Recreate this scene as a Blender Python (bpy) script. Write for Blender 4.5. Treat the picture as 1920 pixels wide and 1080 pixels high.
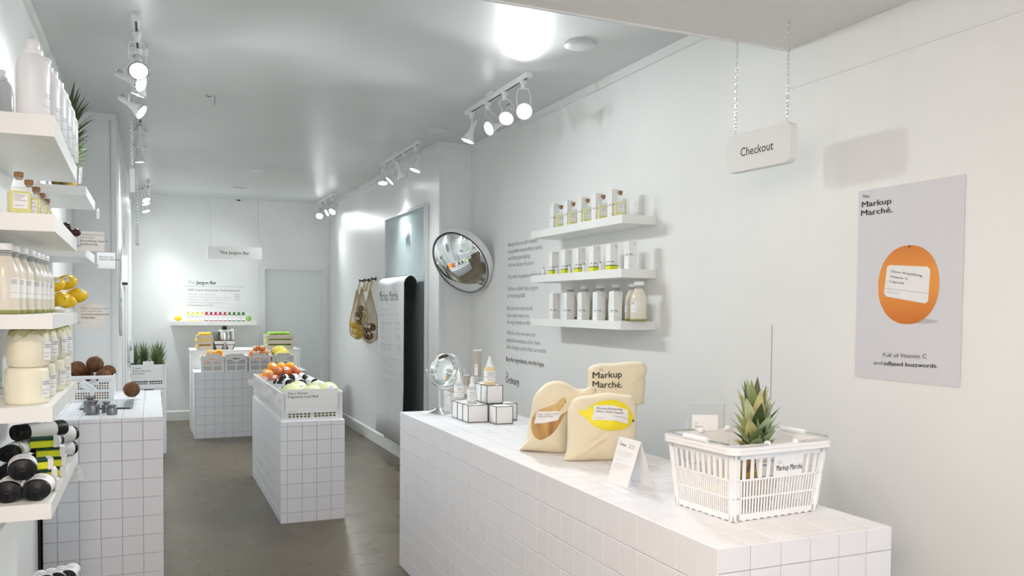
import bpy, bmesh, math, random
from mathutils import Vector, Matrix, noise
R = random.Random(7)
PI = math.pi
sc = bpy.context.scene
COL = sc.collection
for o in list(bpy.data.objects): bpy.data.objects.remove(o)

# ------------------------------------------------------------ camera
F_PX, YAW, PITCH, ROLL, CY = 1557.47, .407431, -.0340261, .00895327, 631.324
FW = Vector((math.sin(YAW)*math.cos(PITCH), math.cos(YAW)*math.cos(PITCH), math.sin(PITCH)))
r0 = Vector((math.cos(YAW), -math.sin(YAW), 0)); u0 = r0.cross(FW)
RT = math.cos(ROLL)*r0 + math.sin(ROLL)*u0
UP = -math.sin(ROLL)*r0 + math.cos(ROLL)*u0
EYE = Vector((0, 0, 1.5))
cam = bpy.data.objects.new('camera', bpy.data.cameras.new('camera')); COL.objects.link(cam)
M = Matrix((RT, UP, -FW)).transposed().to_4x4(); M.translation = EYE
cam.matrix_world = M
cam.data.sensor_width = 36; cam.data.lens = F_PX/1920*36
cam.data.shift_y = (CY-540)/1920
cam.data.clip_start = .05
sc.camera = cam
# ------------------------------------------------------------ colour, world, daylight
sc.view_settings.view_transform = 'Standard'; sc.view_settings.look = 'None'
sc.view_settings.gamma = 1; sc.view_settings.use_curve_mapping = False
sc.view_settings.exposure = .48
w = bpy.data.worlds.new('daylight'); sc.world = w; w.use_nodes = True
w.node_tree.nodes['Background'].inputs[0].default_value = (.80, .89, 1, 1)
w.node_tree.nodes['Background'].inputs[1].default_value = 2.0
SPOT_W = 66
WARM_W = 26
sc.cycles.max_bounces = 8; sc.cycles.diffuse_bounces = 5; sc.cycles.glossy_bounces = 4
sc.cycles.transmission_bounces = 6; sc.cycles.transparent_max_bounces = 8
sc.cycles.sample_clamp_indirect = 6; sc.cycles.caustics_reflective = False; sc.cycles.caustics_refractive = False
sc.cycles.use_denoising = True

def ray(px, py): return (px-960)/F_PX*RT - (py-CY)/F_PX*UP + FW
def P(px, py, X=None, Y=None, Z=None):
    d = ray(px, py)
    t = X/d.x if X is not None else (Y/d.y if Y is not None else (Z-1.5)/d.z)
    return EYE + t*d
def PP(px, py, p, n):
    d = ray(px, py); n = Vector(n); return EYE + d*((Vector(p)-EYE).dot(n)/d.dot(n))

# ------------------------------------------------------------ materials
def mat(name, col, rough=.5, metal=0, trans=0, ior=1.45, spec=.5, coat=0, emit=0, alpha=1, sss=0):
    m = bpy.data.materials.new(name); m.use_nodes = True
    b = m.node_tree.nodes['Principled BSDF']
    b.inputs['Base Color'].default_value = (*col, 1); b.inputs['Roughness'].default_value = rough
    b.inputs['Metallic'].default_value = metal; b.inputs['Transmission Weight'].default_value = trans
    b.inputs['IOR'].default_value = ior; b.inputs['Specular IOR Level'].default_value = spec
    b.inputs['Coat Weight'].default_value = coat; b.inputs['Alpha'].default_value = alpha
    if emit: b.inputs['Emission Color'].default_value = (*col, 1); b.inputs['Emission Strength'].default_value = emit
    return m
def nz(m, scale, c2=None, amt=.5, bump=0, detail=4, stretch=None, lo=.35, hi=.65, rough=None, dist=.01):
    nt = m.node_tree; N = nt.nodes; L = nt.links; b = N['Principled BSDF']
    tc = N.new('ShaderNodeTexCoord'); mp = N.new('ShaderNodeMapping'); t = N.new('ShaderNodeTexNoise')
    L.new(tc.outputs['Object'], mp.inputs[0]); L.new(mp.outputs[0], t.inputs['Vector'])
    if stretch: mp.inputs['Scale'].default_value = stretch
    t.inputs['Scale'].default_value = scale; t.inputs['Detail'].default_value = detail
    if c2:
        r = N.new('ShaderNodeValToRGB'); L.new(t.outputs[0], r.inputs[0])
        r.color_ramp.elements[0].position = lo; r.color_ramp.elements[1].position = hi
        r.color_ramp.elements[0].color = b.inputs['Base Color'].default_value; r.color_ramp.elements[1].color = (*c2, 1)
        L.new(r.outputs[0], b.inputs['Base Color'])
    if bump:
        bp = N.new('ShaderNodeBump'); bp.inputs['Strength'].default_value = bump; bp.inputs['Distance'].default_value = dist
        L.new(t.outputs[0], bp.inputs['Height']); L.new(bp.outputs[0], b.inputs['Normal'])
    if rough:
        mr = N.new('ShaderNodeMapRange'); L.new(t.outputs[0], mr.inputs[0])
        mr.inputs[3].default_value = rough[0]; mr.inputs[4].default_value = rough[1]; L.new(mr.outputs[0], b.inputs['Roughness'])
    return m
m_wall = nz(mat('white wall paint', (.85, .86, .85), .5), 3, (.875, .88, .87), bump=.05)
m_wallw = nz(mat('gloss white wall paint', (.85, .865, .865), .36), 2.2, (.88, .89, .89), bump=.06)
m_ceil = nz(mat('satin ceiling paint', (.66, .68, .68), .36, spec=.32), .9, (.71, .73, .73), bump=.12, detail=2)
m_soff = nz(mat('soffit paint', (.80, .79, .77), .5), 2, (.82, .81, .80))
m_trim = mat('trim paint', (.84, .85, .84), .35)
m_door = mat('door paint', (.84, .87, .87), .35)
m_floor = nz(mat('polished concrete', (.066, .050, .030), .3, spec=.4), 1.1, (.135, .108, .070), detail=6, lo=.25, hi=.8, stretch=(1, .6, 1))
def floor_extra():
    nt = m_floor.node_tree; N = nt.nodes; L = nt.links; b = N['Principled BSDF']
    t = N.new('ShaderNodeTexNoise'); t.inputs['Scale'].default_value = 4.5; t.inputs['Detail'].default_value = 6
    tc = N.new('ShaderNodeTexCoord'); L.new(tc.outputs['Object'], t.inputs['Vector'])
    mr = N.new('ShaderNodeMapRange'); L.new(t.outputs[0], mr.inputs[0]); mr.inputs[3].default_value = .2; mr.inputs[4].default_value = .38
    L.new(mr.outputs[0], b.inputs['Roughness'])
    mx = N.new('ShaderNodeMixRGB'); mx.blend_type = 'OVERLAY'; mx.inputs[0].default_value = .16
    src = b.inputs['Base Color'].links[0].from_socket; L.new(src, mx.inputs[1]); L.new(t.outputs[0], mx.inputs[2]); L.new(mx.outputs[0], b.inputs['Base Color'])
floor_extra()
m_tile = nz(mat('white glazed tile', (.80, .81, .85), .32), 2.5, (.85, .85, .87), detail=1)
m_grout = mat('lilac grey grout', (.50, .50, .54), .8)
m_shelf = mat('white laminate shelf', (.84, .84, .82), .4)
m_plas = mat('white plastic', (.84, .85, .86), .35)
m_plasw = mat('bright white plastic', (.88, .89, .90), .3, coat=.2)
m_paper = mat('white card', (.86, .86, .86), .6)
m_poster = mat('poster paper', (.70, .70, .735), .5)
m_black = mat('black print', (.02, .02, .02), .6)
m_grey = mat('grey print', (.33, .33, .34), .6)
m_lgrey = mat('light grey print', (.55, .56, .57), .6)
m_dark = mat('black rubber', (.012, .012, .013), .45)
m_bin = nz(mat('black bin bag plastic', (.005, .005, .006), .42, spec=.3), 60, (.02, .02, .022), bump=.4, stretch=(1, 1, .2), dist=.002)
m_chrome = mat('chrome', (.82, .84, .85), .08, 1)
m_mirror = mat('mirror', (.88, .92, .92), .015, 1)
m_steel = nz(mat('brushed steel', (.17, .175, .18), .33, 1), 8, (.25, .26, .27), stretch=(1, 1, .05))
m_alu = mat('aluminium frame', (.66, .69, .69), .35, .6)
m_glass = mat('clear glass', (.90, .93, .93), .03, alpha=.2)
m_acr = mat('clear acrylic', (.97, .98, .99), .02, 0, 1, 1.1)
m_glasb = mat('grey blue glass board', (.40, .50, .52), .12, coat=.5)
m_oil = mat('yellow oil', (.80, .76, .16), .08)
m_amber = mat('amber serum', (.84, .68, .34), .08)
m_milk = mat('almond milk', (.76, .71, .60), .18, coat=.6)
m_milkn = mat('frosted bottle neck', (.70, .72, .70), .12, 0, .5, 1.2)
m_white_b = mat('white bottle plastic', (.88, .88, .90), .35)
m_cork = nz(mat('cork', (.26, .13, .055), .85), 60, (.36, .20, .10))
m_gold = mat('gold ink', (.75, .6, .2), .4)
m_orange = nz(mat('orange peel', (.90, .33, .02), .42), 90, (.95, .42, .03), bump=.25, dist=.002)
m_mango = nz(mat('yellow orange peel', (.93, .50, .03), .4), 6, (.95, .36, .02))
m_lemon = nz(mat('lemon peel', (.80, .50, .01), .4), 80, (.87, .60, .02), bump=.25, dist=.002)
m_lemonb = mat('bright lemon peel', (.93, .80, .05), .45)
m_lime = nz(mat('lime peel', (.22, .46, .04), .4), 8, (.36, .58, .08))
m_apple = nz(mat('red apple skin', (.45, .02, .02), .3), 5, (.72, .25, .08), stretch=(1, 1, .3))
m_peach = nz(mat('red orange fruit skin', (.55, .05, .03), .35), 4, (.85, .38, .08))
m_plum = mat('dark plum skin', (.05, .008, .012), .35)
m_avo = nz(mat('black aubergine skin', (.010, .009, .011), .22), 4, (.02, .016, .016))
m_melon = nz(mat('pale melon rind', (.66, .74, .36), .5), 5, (.78, .82, .50))
m_coco = nz(mat('brown coconut husk', (.085, .034, .013), .9), 40, (.18, .08, .032), bump=.8, stretch=(1, 1, .12), dist=.004)
m_banana = nz(mat('banana peel', (.86, .72, .10), .45), 5, (.66, .68, .12))
m_leaf = nz(mat('pineapple leaf', (.13, .20, .07), .5), 14, (.28, .34, .16), stretch=(1, 1, .4))
m_leafp = nz(mat('pale pineapple leaf', (.34, .44, .22), .5), 22, (.60, .66, .44), stretch=(1, 1, .5), lo=.3, hi=.7)
m_leafd = mat('dark pineapple leaf', (.06, .085, .03), .5)
m_leafy = nz(mat('yellow pineapple leaf', (.50, .50, .24), .5), 18, (.62, .56, .26))
m_pine = nz(mat('pineapple skin', (.34, .20, .04), .65), 40, (.12, .07, .02))
m_canvas = nz(mat('natural canvas', (.80, .71, .52), .85), 260, (.84, .755, .57), bump=.25, dist=.001)
m_net = mat('natural cotton string', (.66, .55, .34), .8)
m_wood = nz(mat('pale wood slat', (.66, .58, .47), .6), 12, (.74, .67, .57), stretch=(.2, 3, 3))
m_young = nz(mat('cream coconut flesh', (.82, .78, .60), .55), 9, (.86, .83, .68), bump=.25, stretch=(1, 1, .25))
m_youngt = nz(mat('green brown husk tip', (.46, .42, .16), .8), 30, (.70, .64, .36), stretch=(1, 1, .2))
m_spy = nz(mat('yellow sponge', (.76, .80, .02), .9), 200, (.85, .87, .05), bump=.5, dist=.002)
m_spg = mat('green scourer', (.01, .06, .035), .9)
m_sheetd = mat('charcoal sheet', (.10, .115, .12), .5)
m_tube = mat('taupe tube', (.44, .40, .36), .35, .1)
m_red = mat('red juice', (.45, .03, .06), .3); m_grn = mat('dark green juice', (.05, .16, .02), .3); m_yel = mat('yellow juice', (.80, .80, .15), .3)
m_lens = mat('lit lamp lens', (1, 1, 1), .3, emit=14)
m_lensoff = mat('unlit lamp lens', (.8, .84, .84), .2)
m_yband = mat('yellow green print', (.74, .80, .02), .6)
def radial(name, c1, c2, c3=None):
    m = mat(name, c1, .5); nt = m.node_tree; N = nt.nodes; L = nt.links; b = N['Principled BSDF']
    tc = N.new('ShaderNodeTexCoord'); mp = N.new('ShaderNodeMapping'); g = N.new('ShaderNodeTexGradient'); g.gradient_type = 'SPHERICAL'
    L.new(tc.outputs['Generated'], mp.inputs[0]); mp.inputs['Location'].default_value = (-.42*1.25, 0, -.56*1.25)
    mp.inputs['Scale'].default_value = (1.25, .01, 1.25)
    L.new(mp.outputs[0], g.inputs[0]); r = N.new('ShaderNodeValToRGB'); L.new(g.outputs[0], r.inputs[0])
    r.color_ramp.elements[0].position = .25; r.color_ramp.elements[1].position = .85
    r.color_ramp.elements[0].color = (*c2, 1); r.color_ramp.elements[1].color = (*c1, 1); L.new(r.outputs[0], b.inputs['Base Color'])
    return m

# ------------------------------------------------------------ mesh builder
class MB:
    def __init__(s): s.v = []; s.f = []
    def add(s, vs, fs, T=None):
        n = len(s.v)
        for p in vs:
            p = Vector(p); s.v.append(T @ p if T else p)
        s.f += [tuple(n+i for i in f) for f in fs]; return s
    def box(s, x0, x1, y0, y1, z0, z1, T=None):
        return s.add([(x0,y0,z0),(x1,y0,z0),(x1,y1,z0),(x0,y1,z0),(x0,y0,z1),(x1,y0,z1),(x1,y1,z1),(x0,y1,z1)],
            [(3,2,1,0),(4,5,6,7),(0,1,5,4),(1,2,6,5),(2,3,7,6),(3,0,4,7)], T)
    def rbox(s, x0, x1, y0, y1, z0, z1, r=.003, T=None):   # chamfered box
        vs = []; fs = []
        c = [((x0+x1)/2, (y0+y1)/2, (z0+z1)/2)][0]; h = ((x1-x0)/2, (y1-y0)/2, (z1-z0)/2); r = min(r, *[a*.9 for a in h])
        idx = {}
        for sx in (-1,1):
            for sy in (-1,1):
                for sz in (-1,1):
                    for a in range(3):
                        q = [sx*(h[0]-r), sy*(h[1]-r), sz*(h[2]-r)]; sg = (sx,sy,sz); q[a] = sg[a]*h[a]
                        idx[(sx,sy,sz,a)] = len(vs); vs.append((c[0]+q[0], c[1]+q[1], c[2]+q[2]))
        bm = bmesh.new(); bv = [bm.verts.new(v) for v in vs]; bmesh.ops.convex_hull(bm, input=bv)
        bm.normal_update(); bmesh.ops.dissolve_limit(bm, angle_limit=.02, verts=bm.verts[:], edges=bm.edges[:])
        bm.verts.index_update()
        s.add([v.co.copy() for v in bm.verts], [tuple(v.index for v in f.verts) for f in bm.faces], T); bm.free(); return s
    def prism(s, pts, z0, z1, T=None):
        n = len(pts)
        return s.add([(x,y,z0) for x,y in pts]+[(x,y,z1) for x,y in pts],
            [tuple(range(n-1,-1,-1)), tuple(range(n,2*n))]+[(i,(i+1)%n,n+(i+1)%n,n+i) for i in range(n)], T)
    def lathe(s, prof, seg=24, T=None, cap=True, sx=1, sy=1):
        vs = []; fs = []; n = len(prof)
        for r, z in prof:
            for i in range(seg):
                a = 2*PI*i/seg; vs.append((r*math.cos(a)*sx, r*math.sin(a)*sy, z))
        for j in range(n-1):
            for i in range(seg):
                k = (i+1) % seg; fs.append((j*seg+i, j*seg+k, (j+1)*seg+k, (j+1)*seg+i))
        if cap: fs.append(tuple(range(seg-1,-1,-1))); fs.append(tuple((n-1)*seg+i for i in range(seg)))
        return s.add(vs, fs, T)
    def tube(s, pts, r, seg=8, closed=False, T=None):
        pts = [Vector(p) for p in pts]; n = len(pts); vs = []; fs = []
        prev = None
        for i, p in enumerate(pts):
            if closed: d = (pts[(i+1)%n]-pts[i-1])
            else: d = pts[min(i+1,n-1)]-pts[max(i-1,0)]
            d.normalize()
            if prev is None: a = d.orthogonal().normalized()
            else: a = (prev - d*prev.dot(d)); a = a.normalized() if a.length > 1e-6 else d.orthogonal().normalized()
            prev = a; b = d.cross(a); rr = r(i/(n-1)) if callable(r) else r
            for k in range(seg):
                t = 2*PI*k/seg; vs.append(p+a*rr*math.cos(t)+b*rr*math.sin(t))
        m = n if closed else n-1
        for i in range(m):
            j = (i+1) % n
            for k in range(seg):
                l = (k+1) % seg; fs.append((i*seg+k, i*seg+l, j*seg+l, j*seg+k))
        if not closed: fs.append(tuple(range(seg-1,-1,-1))); fs.append(tuple((n-1)*seg+k for k in range(seg)))
        return s.add(vs, fs, T)
    def quad(s, a, b, c, d): return s.add([a,b,c,d], [(0,1,2,3)])
    def mesh(s, name, m, smooth=False):
        me = bpy.data.meshes.new(name); me.from_pydata([tuple(v) for v in s.v], [], s.f); me.update()
        me.materials.append(m)
        if smooth:
            me.polygons.foreach_set('use_smooth', [True]*len(me.polygons))
            if smooth != 'all': me.set_sharp_from_angle(angle=math.radians(38))
        return me
def link(name, me, parent=None, label=None, kind=None, M=None):
    o = bpy.data.objects.new(name, me); COL.objects.link(o)
    if M is not None: o.matrix_local = M
    if parent: o.parent = parent
    if label: o['label'] = label
    if kind: o['kind'] = kind
    return o
def part(name, mb, m, parent=None, smooth=False, label=None, kind=None, M=None):
    return link(name, mb.mesh(name, m, smooth), parent, label, kind, M)
def tagt(o, label, cat, group=None):
    o['label'] = label; o['category'] = cat
    if group: o['group'] = group
    return o
def thing(name, label, cat, loc=(0,0,0), rz=0, group=None):
    o = bpy.data.objects.new(name, None); COL.objects.link(o); o.empty_display_size = .05
    o.location = loc; o.rotation_euler = (0,0,rz); return tagt(o, label, cat, group)
def solid(name, mb, m, label, cat, loc=(0,0,0), rot=(0,0,0), group=None, smooth=False):
    o = part(name, mb, m, None, smooth); o.location = loc; o.rotation_euler = rot; return tagt(o, label, cat, group)
def dup(o, loc=None, rot=None, label=None, group=None, scale=None):
    c = o.copy(); COL.objects.link(c)
    if loc is not None: c.location = loc
    if rot is not None: c.rotation_euler = rot
    if scale: c.scale = (scale,)*3 if not hasattr(scale, '__len__') else scale
    if label: c['label'] = label
    if group: c['group'] = group
    for ch in o.children:
        d = ch.copy(); COL.objects.link(d); d.parent = c
        for g in ch.children: e = g.copy(); COL.objects.link(e); e.parent = d
    return c
ORD = ['nearest','second nearest','third nearest','fourth nearest','fifth nearest','sixth nearest','seventh nearest','eighth nearest','ninth nearest','tenth nearest']
ORL = ['leftmost','second from left','third from left','fourth from left','fifth from left','sixth from left','seventh from left']
TX = {}
def text_mesh(s, bold, m):
    k = (s, bold, m.name)
    if k not in TX:
        c = bpy.data.curves.new('t', 'FONT'); c.body = s; c.resolution_u = 2; c.size = 1; c.offset = min(bold, 0); c.fill_mode = 'FRONT'
        o = bpy.data.objects.new('t', c); me = bpy.data.meshes.new_from_object(o)
        bpy.data.objects.remove(o); me.materials.clear(); me.materials.append(m)
        if bold > 0:   # heavier weight: the outline struck three times side by side
            bm = bmesh.new(); bm.from_mesh(me); n0 = me.copy()
            for dx in (bold, -bold):
                n1 = n0.copy(); n1.transform(Matrix.Translation((dx, bold*.3, dx*.01))); bm.from_mesh(n1)
            bm.to_mesh(me); bm.free()
        xs = [v.co.x for v in me.vertices]; TX[k] = (me, min(xs), max(xs)-min(xs))
    return TX[k]
def text(s, cap, pos, xd, m, parent=None, width=None, bold=0, up=(0,0,1), name='lettering', world=True, right=False):
    me, x0, wd = text_mesh(s, bold, m)
    sy = cap/.70; sx = (width/wd) if width else sy
    xd = Vector(xd).normalized(); up = Vector(up).normalized(); n = xd.cross(up).normalized(); up = n.cross(xd)
    pos = Vector(pos) - xd*(x0*sx) - (xd*wd*sx if right else Vector())
    T = Matrix(((xd.x*sx, up.x*sy, n.x, pos.x), (xd.y*sx, up.y*sy, n.y, pos.y), (xd.z*sx, up.z*sy, n.z, pos.z), (0,0,0,1)))
    # bake into a mesh of its own so no object carries a shear
    nm = me.copy(); nm.transform(T)
    if parent and world: nm.transform(parent.matrix_basis.inverted())
    return link(name, nm, parent)
XR = Vector((1,0,0)); YN = Vector((0,-1,0)); ZU = Vector((0,0,1))

# ------------------------------------------------------------ the room
def struct(name, mb, m, parent=None, smooth=False):
    o = part(name, mb, m, parent, smooth)
    if parent is None: o['kind'] = 'structure'
    return o
CZ, SZ, XW, XF, XL, XLF, YP, YB = 2.92, 2.645, 2.57, 2.26, -.54, -.25, 6.85, 11.65
struct('floor', MB().box(-3, 5, -3, 12, -.1, 0), m_floor)
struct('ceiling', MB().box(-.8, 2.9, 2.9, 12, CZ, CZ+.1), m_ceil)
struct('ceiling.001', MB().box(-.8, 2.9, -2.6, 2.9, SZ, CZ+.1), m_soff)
struct('trim_1', MB().box(-.54, 2.57, 2.9, 2.912, SZ-.006, SZ+.03), m_trim)
struct('wall_right', MB().box(XW, XW+.12, -2.6, 12, 0, CZ), m_wall)
struct('wall_right.001', MB().box(XF, XW-.0005, YP, YB+.2, 0, CZ), m_wallw)
struct('wall_left', MB().box(XL-.12, XL, -2.6, 12, 0, CZ), m_wall)
struct('wall_left.001', MB().box(XL+.0005, XLF, 6.92, YB+.2, 0, CZ), m_wallw)
DX0, DX1, DZ = 1.385, 2.15, 2.0
wb = MB(); wb.box(XLF+.0005, DX0, YB, YB+.15, 0, CZ); wb.box(DX1, XF-.0005, YB, YB+.15, 0, CZ); wb.box(DX0, DX1, YB, YB+.15, DZ, CZ)
wall_back = struct('wall_back', wb, m_wallw)
struct('door_1', MB().box(DX0, DX1, YB+.06, YB+.1, .008, DZ), m_door)
t2 = MB(); t2.box(DX0-.07, DX0, YB-.012, YB-.0005, 0, DZ+.06); t2.box(DX0, XF-.001, YB-.012, YB-.0005, DZ, DZ+.06); t2.box(DX1, DX1+.07, YB-.012, YB-.0005, 0, DZ)
struct('trim_2', t2, m_trim)
# shop front behind the camera: open between two jambs
wf = MB(); wf.box(XL, -.42, -2.6, -2.5, 0, SZ); wf.box(2.45, XW, -2.6, -2.5, 0, SZ); wf.box(-.42, 2.45, -2.6, -2.5, 2.5, SZ)
struct('wall_front', wf, m_wall)
def baseboard(name, a, b, n, h=.125, t=.015):
    a = Vector(a); b = Vector(b); n = Vector(n); mb = MB(); q = [(0,.0),(t,.0),(t,h-.012),(t*.5,h),(0,h)]
    vs = [p+n*(u+.0005)+ZU*v for p in (a,b) for u,v in q]; k = len(q)
    mb.add(vs, [tuple(range(k)), tuple(range(2*k-1,k-1,-1))]+[(i,(i+1)%k,k+(i+1)%k,k+i) for i in range(k)])
    bm = bmesh.new(); me = mb.mesh(name, m_trim); bm.from_mesh(me); bmesh.ops.recalc_face_normals(bm, faces=bm.faces); bm.to_mesh(me); bm.free()
    link(name, me)['kind'] = 'structure'
baseboard('baseboard_right', (XF,YP,0), (XF,YB,0), (-1,0,0)); baseboard('baseboard_back', (XLF+.02,YB,0), (1.31,YB,0), (0,-1,0))
baseboard('baseboard_left', (XLF,6.95,0), (XLF,YB,0), (1,0,0)); baseboard('baseboard_right.001', (XW,0,0), (XW,YP,0), (-1,0,0))
# crown strips, corner beads, panel frames
struct('trim_3', MB().box(XW-.022, XW, 2.912, YP, CZ-.05, CZ), m_trim)
struct('trim_4', MB().box(XF, XW-.0225, YP-.022, YP-.0005, CZ-.05, CZ), m_trim)
struct('trim_5', MB().box(XF-.022, XF-.0005, YP-.022, YB, CZ-.05, CZ), m_trim)
t6 = MB(); t6.box(XW-.022, XW-.0005, YP-.024, YP-.0005, 0, CZ-.051); t6.box(XF+.001, XF+.03, YP-.012, YP-.0005, 0, CZ-.051); struct('trim_6', t6, m_trim)
t7 = MB(); t7.box(XL+.001, XLF, 6.908, 6.9195, CZ-.05, CZ); t7.box(XLF-.034, XLF, 6.905, 6.9195, 0, CZ-.051); t7.box(XLF-.05, XLF-.044, 6.912, 6.9195, 0, CZ-.051); struct('trim_7', t7, m_trim)
struct('trim_8', MB().box(XL+.0005, XL+.02, 2.912, 6.9, CZ-.045, CZ), m_trim)
struct('shadow_line', MB().box(XW-.004, XW, -1, 2.9, 2.47, 2.482), m_trim)  # thin strip standing in for a shadow line across the near right wall
struct('gap_shade', MB().box(XL+.0005, XL+.012, 4.735, 4.748, 0, 1.2), m_dark)  # black strip in place of the shade in the gap beside the counter
# ------------------------------------------------------------ tiled counters
TILE = {}
def tile_mesh(wd, h):
    k = (round(wd,4), round(h,4))
    if k not in TILE:
        c = .0012; t = .0030; mb = MB()
        mb.add([(0,0,0),(wd,0,0),(wd,h,0),(0,h,0),(c,c,t),(wd-c,c,t),(wd-c,h-c,t),(c,h-c,t)],
            [(4,5,6,7),(0,1,5,4),(1,2,6,5),(2,3,7,6),(3,0,4,7)]); TILE[k] = mb.mesh('tile', m_tile)
    return TILE[k]
def cuts(L, first, t=.1):
    c = [0]; x = first
    while x < L-.012:
        if x > .012: c.append(x)
        x += t
    c.append(L); return c
def counter(name, label, X0, X1, Y0, Y1, H, faces):
    """faces: list of (side, first_u, first_v); tiles are laid on a recessed grout body"""
    t = .0030; o = thing(name, label, 'counter', ((X0+X1)/2, (Y0+Y1)/2, 0))
    cx, cy = (X0+X1)/2, (Y0+Y1)/2; a, b = (X1-X0)/2, (Y1-Y0)/2
    part('body', MB().box(-a+t, a-t, -b+t, b-t, 0, H-t), m_grout, o)
    G = .0028; n = 0; rest = MB()
    for side, fu, fv in faces:
        if side == 'front': O = Vector((-a,-b+t,H)); U = XR; V = -ZU; LU, LV = 2*a, H
        if side == 'left': O = Vector((-a+t,b,H)); U = YN; V = -ZU; LU, LV = 2*b, H
        if side == 'right': O = Vector((a-t,-b,H)); U = -YN; V = -ZU; LU, LV = 2*b, H
        if side == 'top': O = Vector((-a,-b,H-t)); U = XR; V = -YN; LU, LV = 2*a, 2*b
        N = {'front':YN,'left':-XR,'right':XR,'top':ZU}[side]
        cu, cv = cuts(LU, fu), cuts(LV, fv)
        for j in range(len(cv)-1):
            for i in range(len(cu)-1):
                u0,u1,v0,v1 = cu[i]+G/2, cu[i+1]-G/2, cv[j]+G/2, cv[j+1]-G/2
                if i == 0: u0 = 0
                if i == len(cu)-2: u1 = LU
                if j == 0: v0 = 0
                if j == len(cv)-2: v1 = LV
                if V.z < 0:   # right handed frame: x=U, y=-V (up), z=N
                    org = O+U*u0+V*v1; Yv = -V
                else: org = O+U*u0+V*v0; Yv = V
                T = Matrix(((U.x,Yv.x,N.x,org.x),(U.y,Yv.y,N.y,org.y),(U.z,Yv.z,N.z,org.z),(0,0,0,1)))
                me = tile_mesh(u1-u0, v1-v0)
                if n < 300: link('tile', me, o, M=T); n += 1
                else: rest.add([v.co for v in me.vertices], [tuple(p.vertices) for p in me.polygons], T)
    if rest.v: part('tiling', rest, m_tile, o, kind='stuff')
    return o
CK = .895
counter('checkout_counter', 'long white tiled checkout counter in front of the right wall', 1.309, 1.907, 1.705, 4.66, CK,
    [('front',.105,.066),('left',.075,.108),('top',.105,.03)])
counter('display_plinth', 'low white tiled plinth in the middle of the floor under five fruit crates', .797, 1.238, 5.84, 7.62, .705,
    [('front',.046,.034),('left',.08,.034),('top',.1,.1)])
LCH = .912
counter('side_counter', 'white tiled counter by the left wall under the coconut crate', XL+.02, .042, 4.75, 6.25, LCH,
    [('front',.065,.022),('right',.1,.022),('top',.065,.05)])
FCX0, FCX1 = .415, 1.66
counter('back_counter', 'white tiled counter at the far wall under fruit crates', FCX0, FCX1, 9.95, 10.5, .748,
    [('front',.015,.09),('left',.06,.09),('top',.05,.05)])
up = thing('display_riser', 'plain white raised step behind the far fruit crates', 'riser', ((FCX0+FCX1)/2, 10.78, 0))
hw = (FCX1-FCX0)/2
part('body', MB().rbox(-hw-.01, hw+.01, -.275, .275, 0, .955, .003), m_shelf, up); part('top', MB().rbox(-hw-.02, hw+.02, -.278, .278, .955, .975, .003), m_shelf, up)
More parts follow.
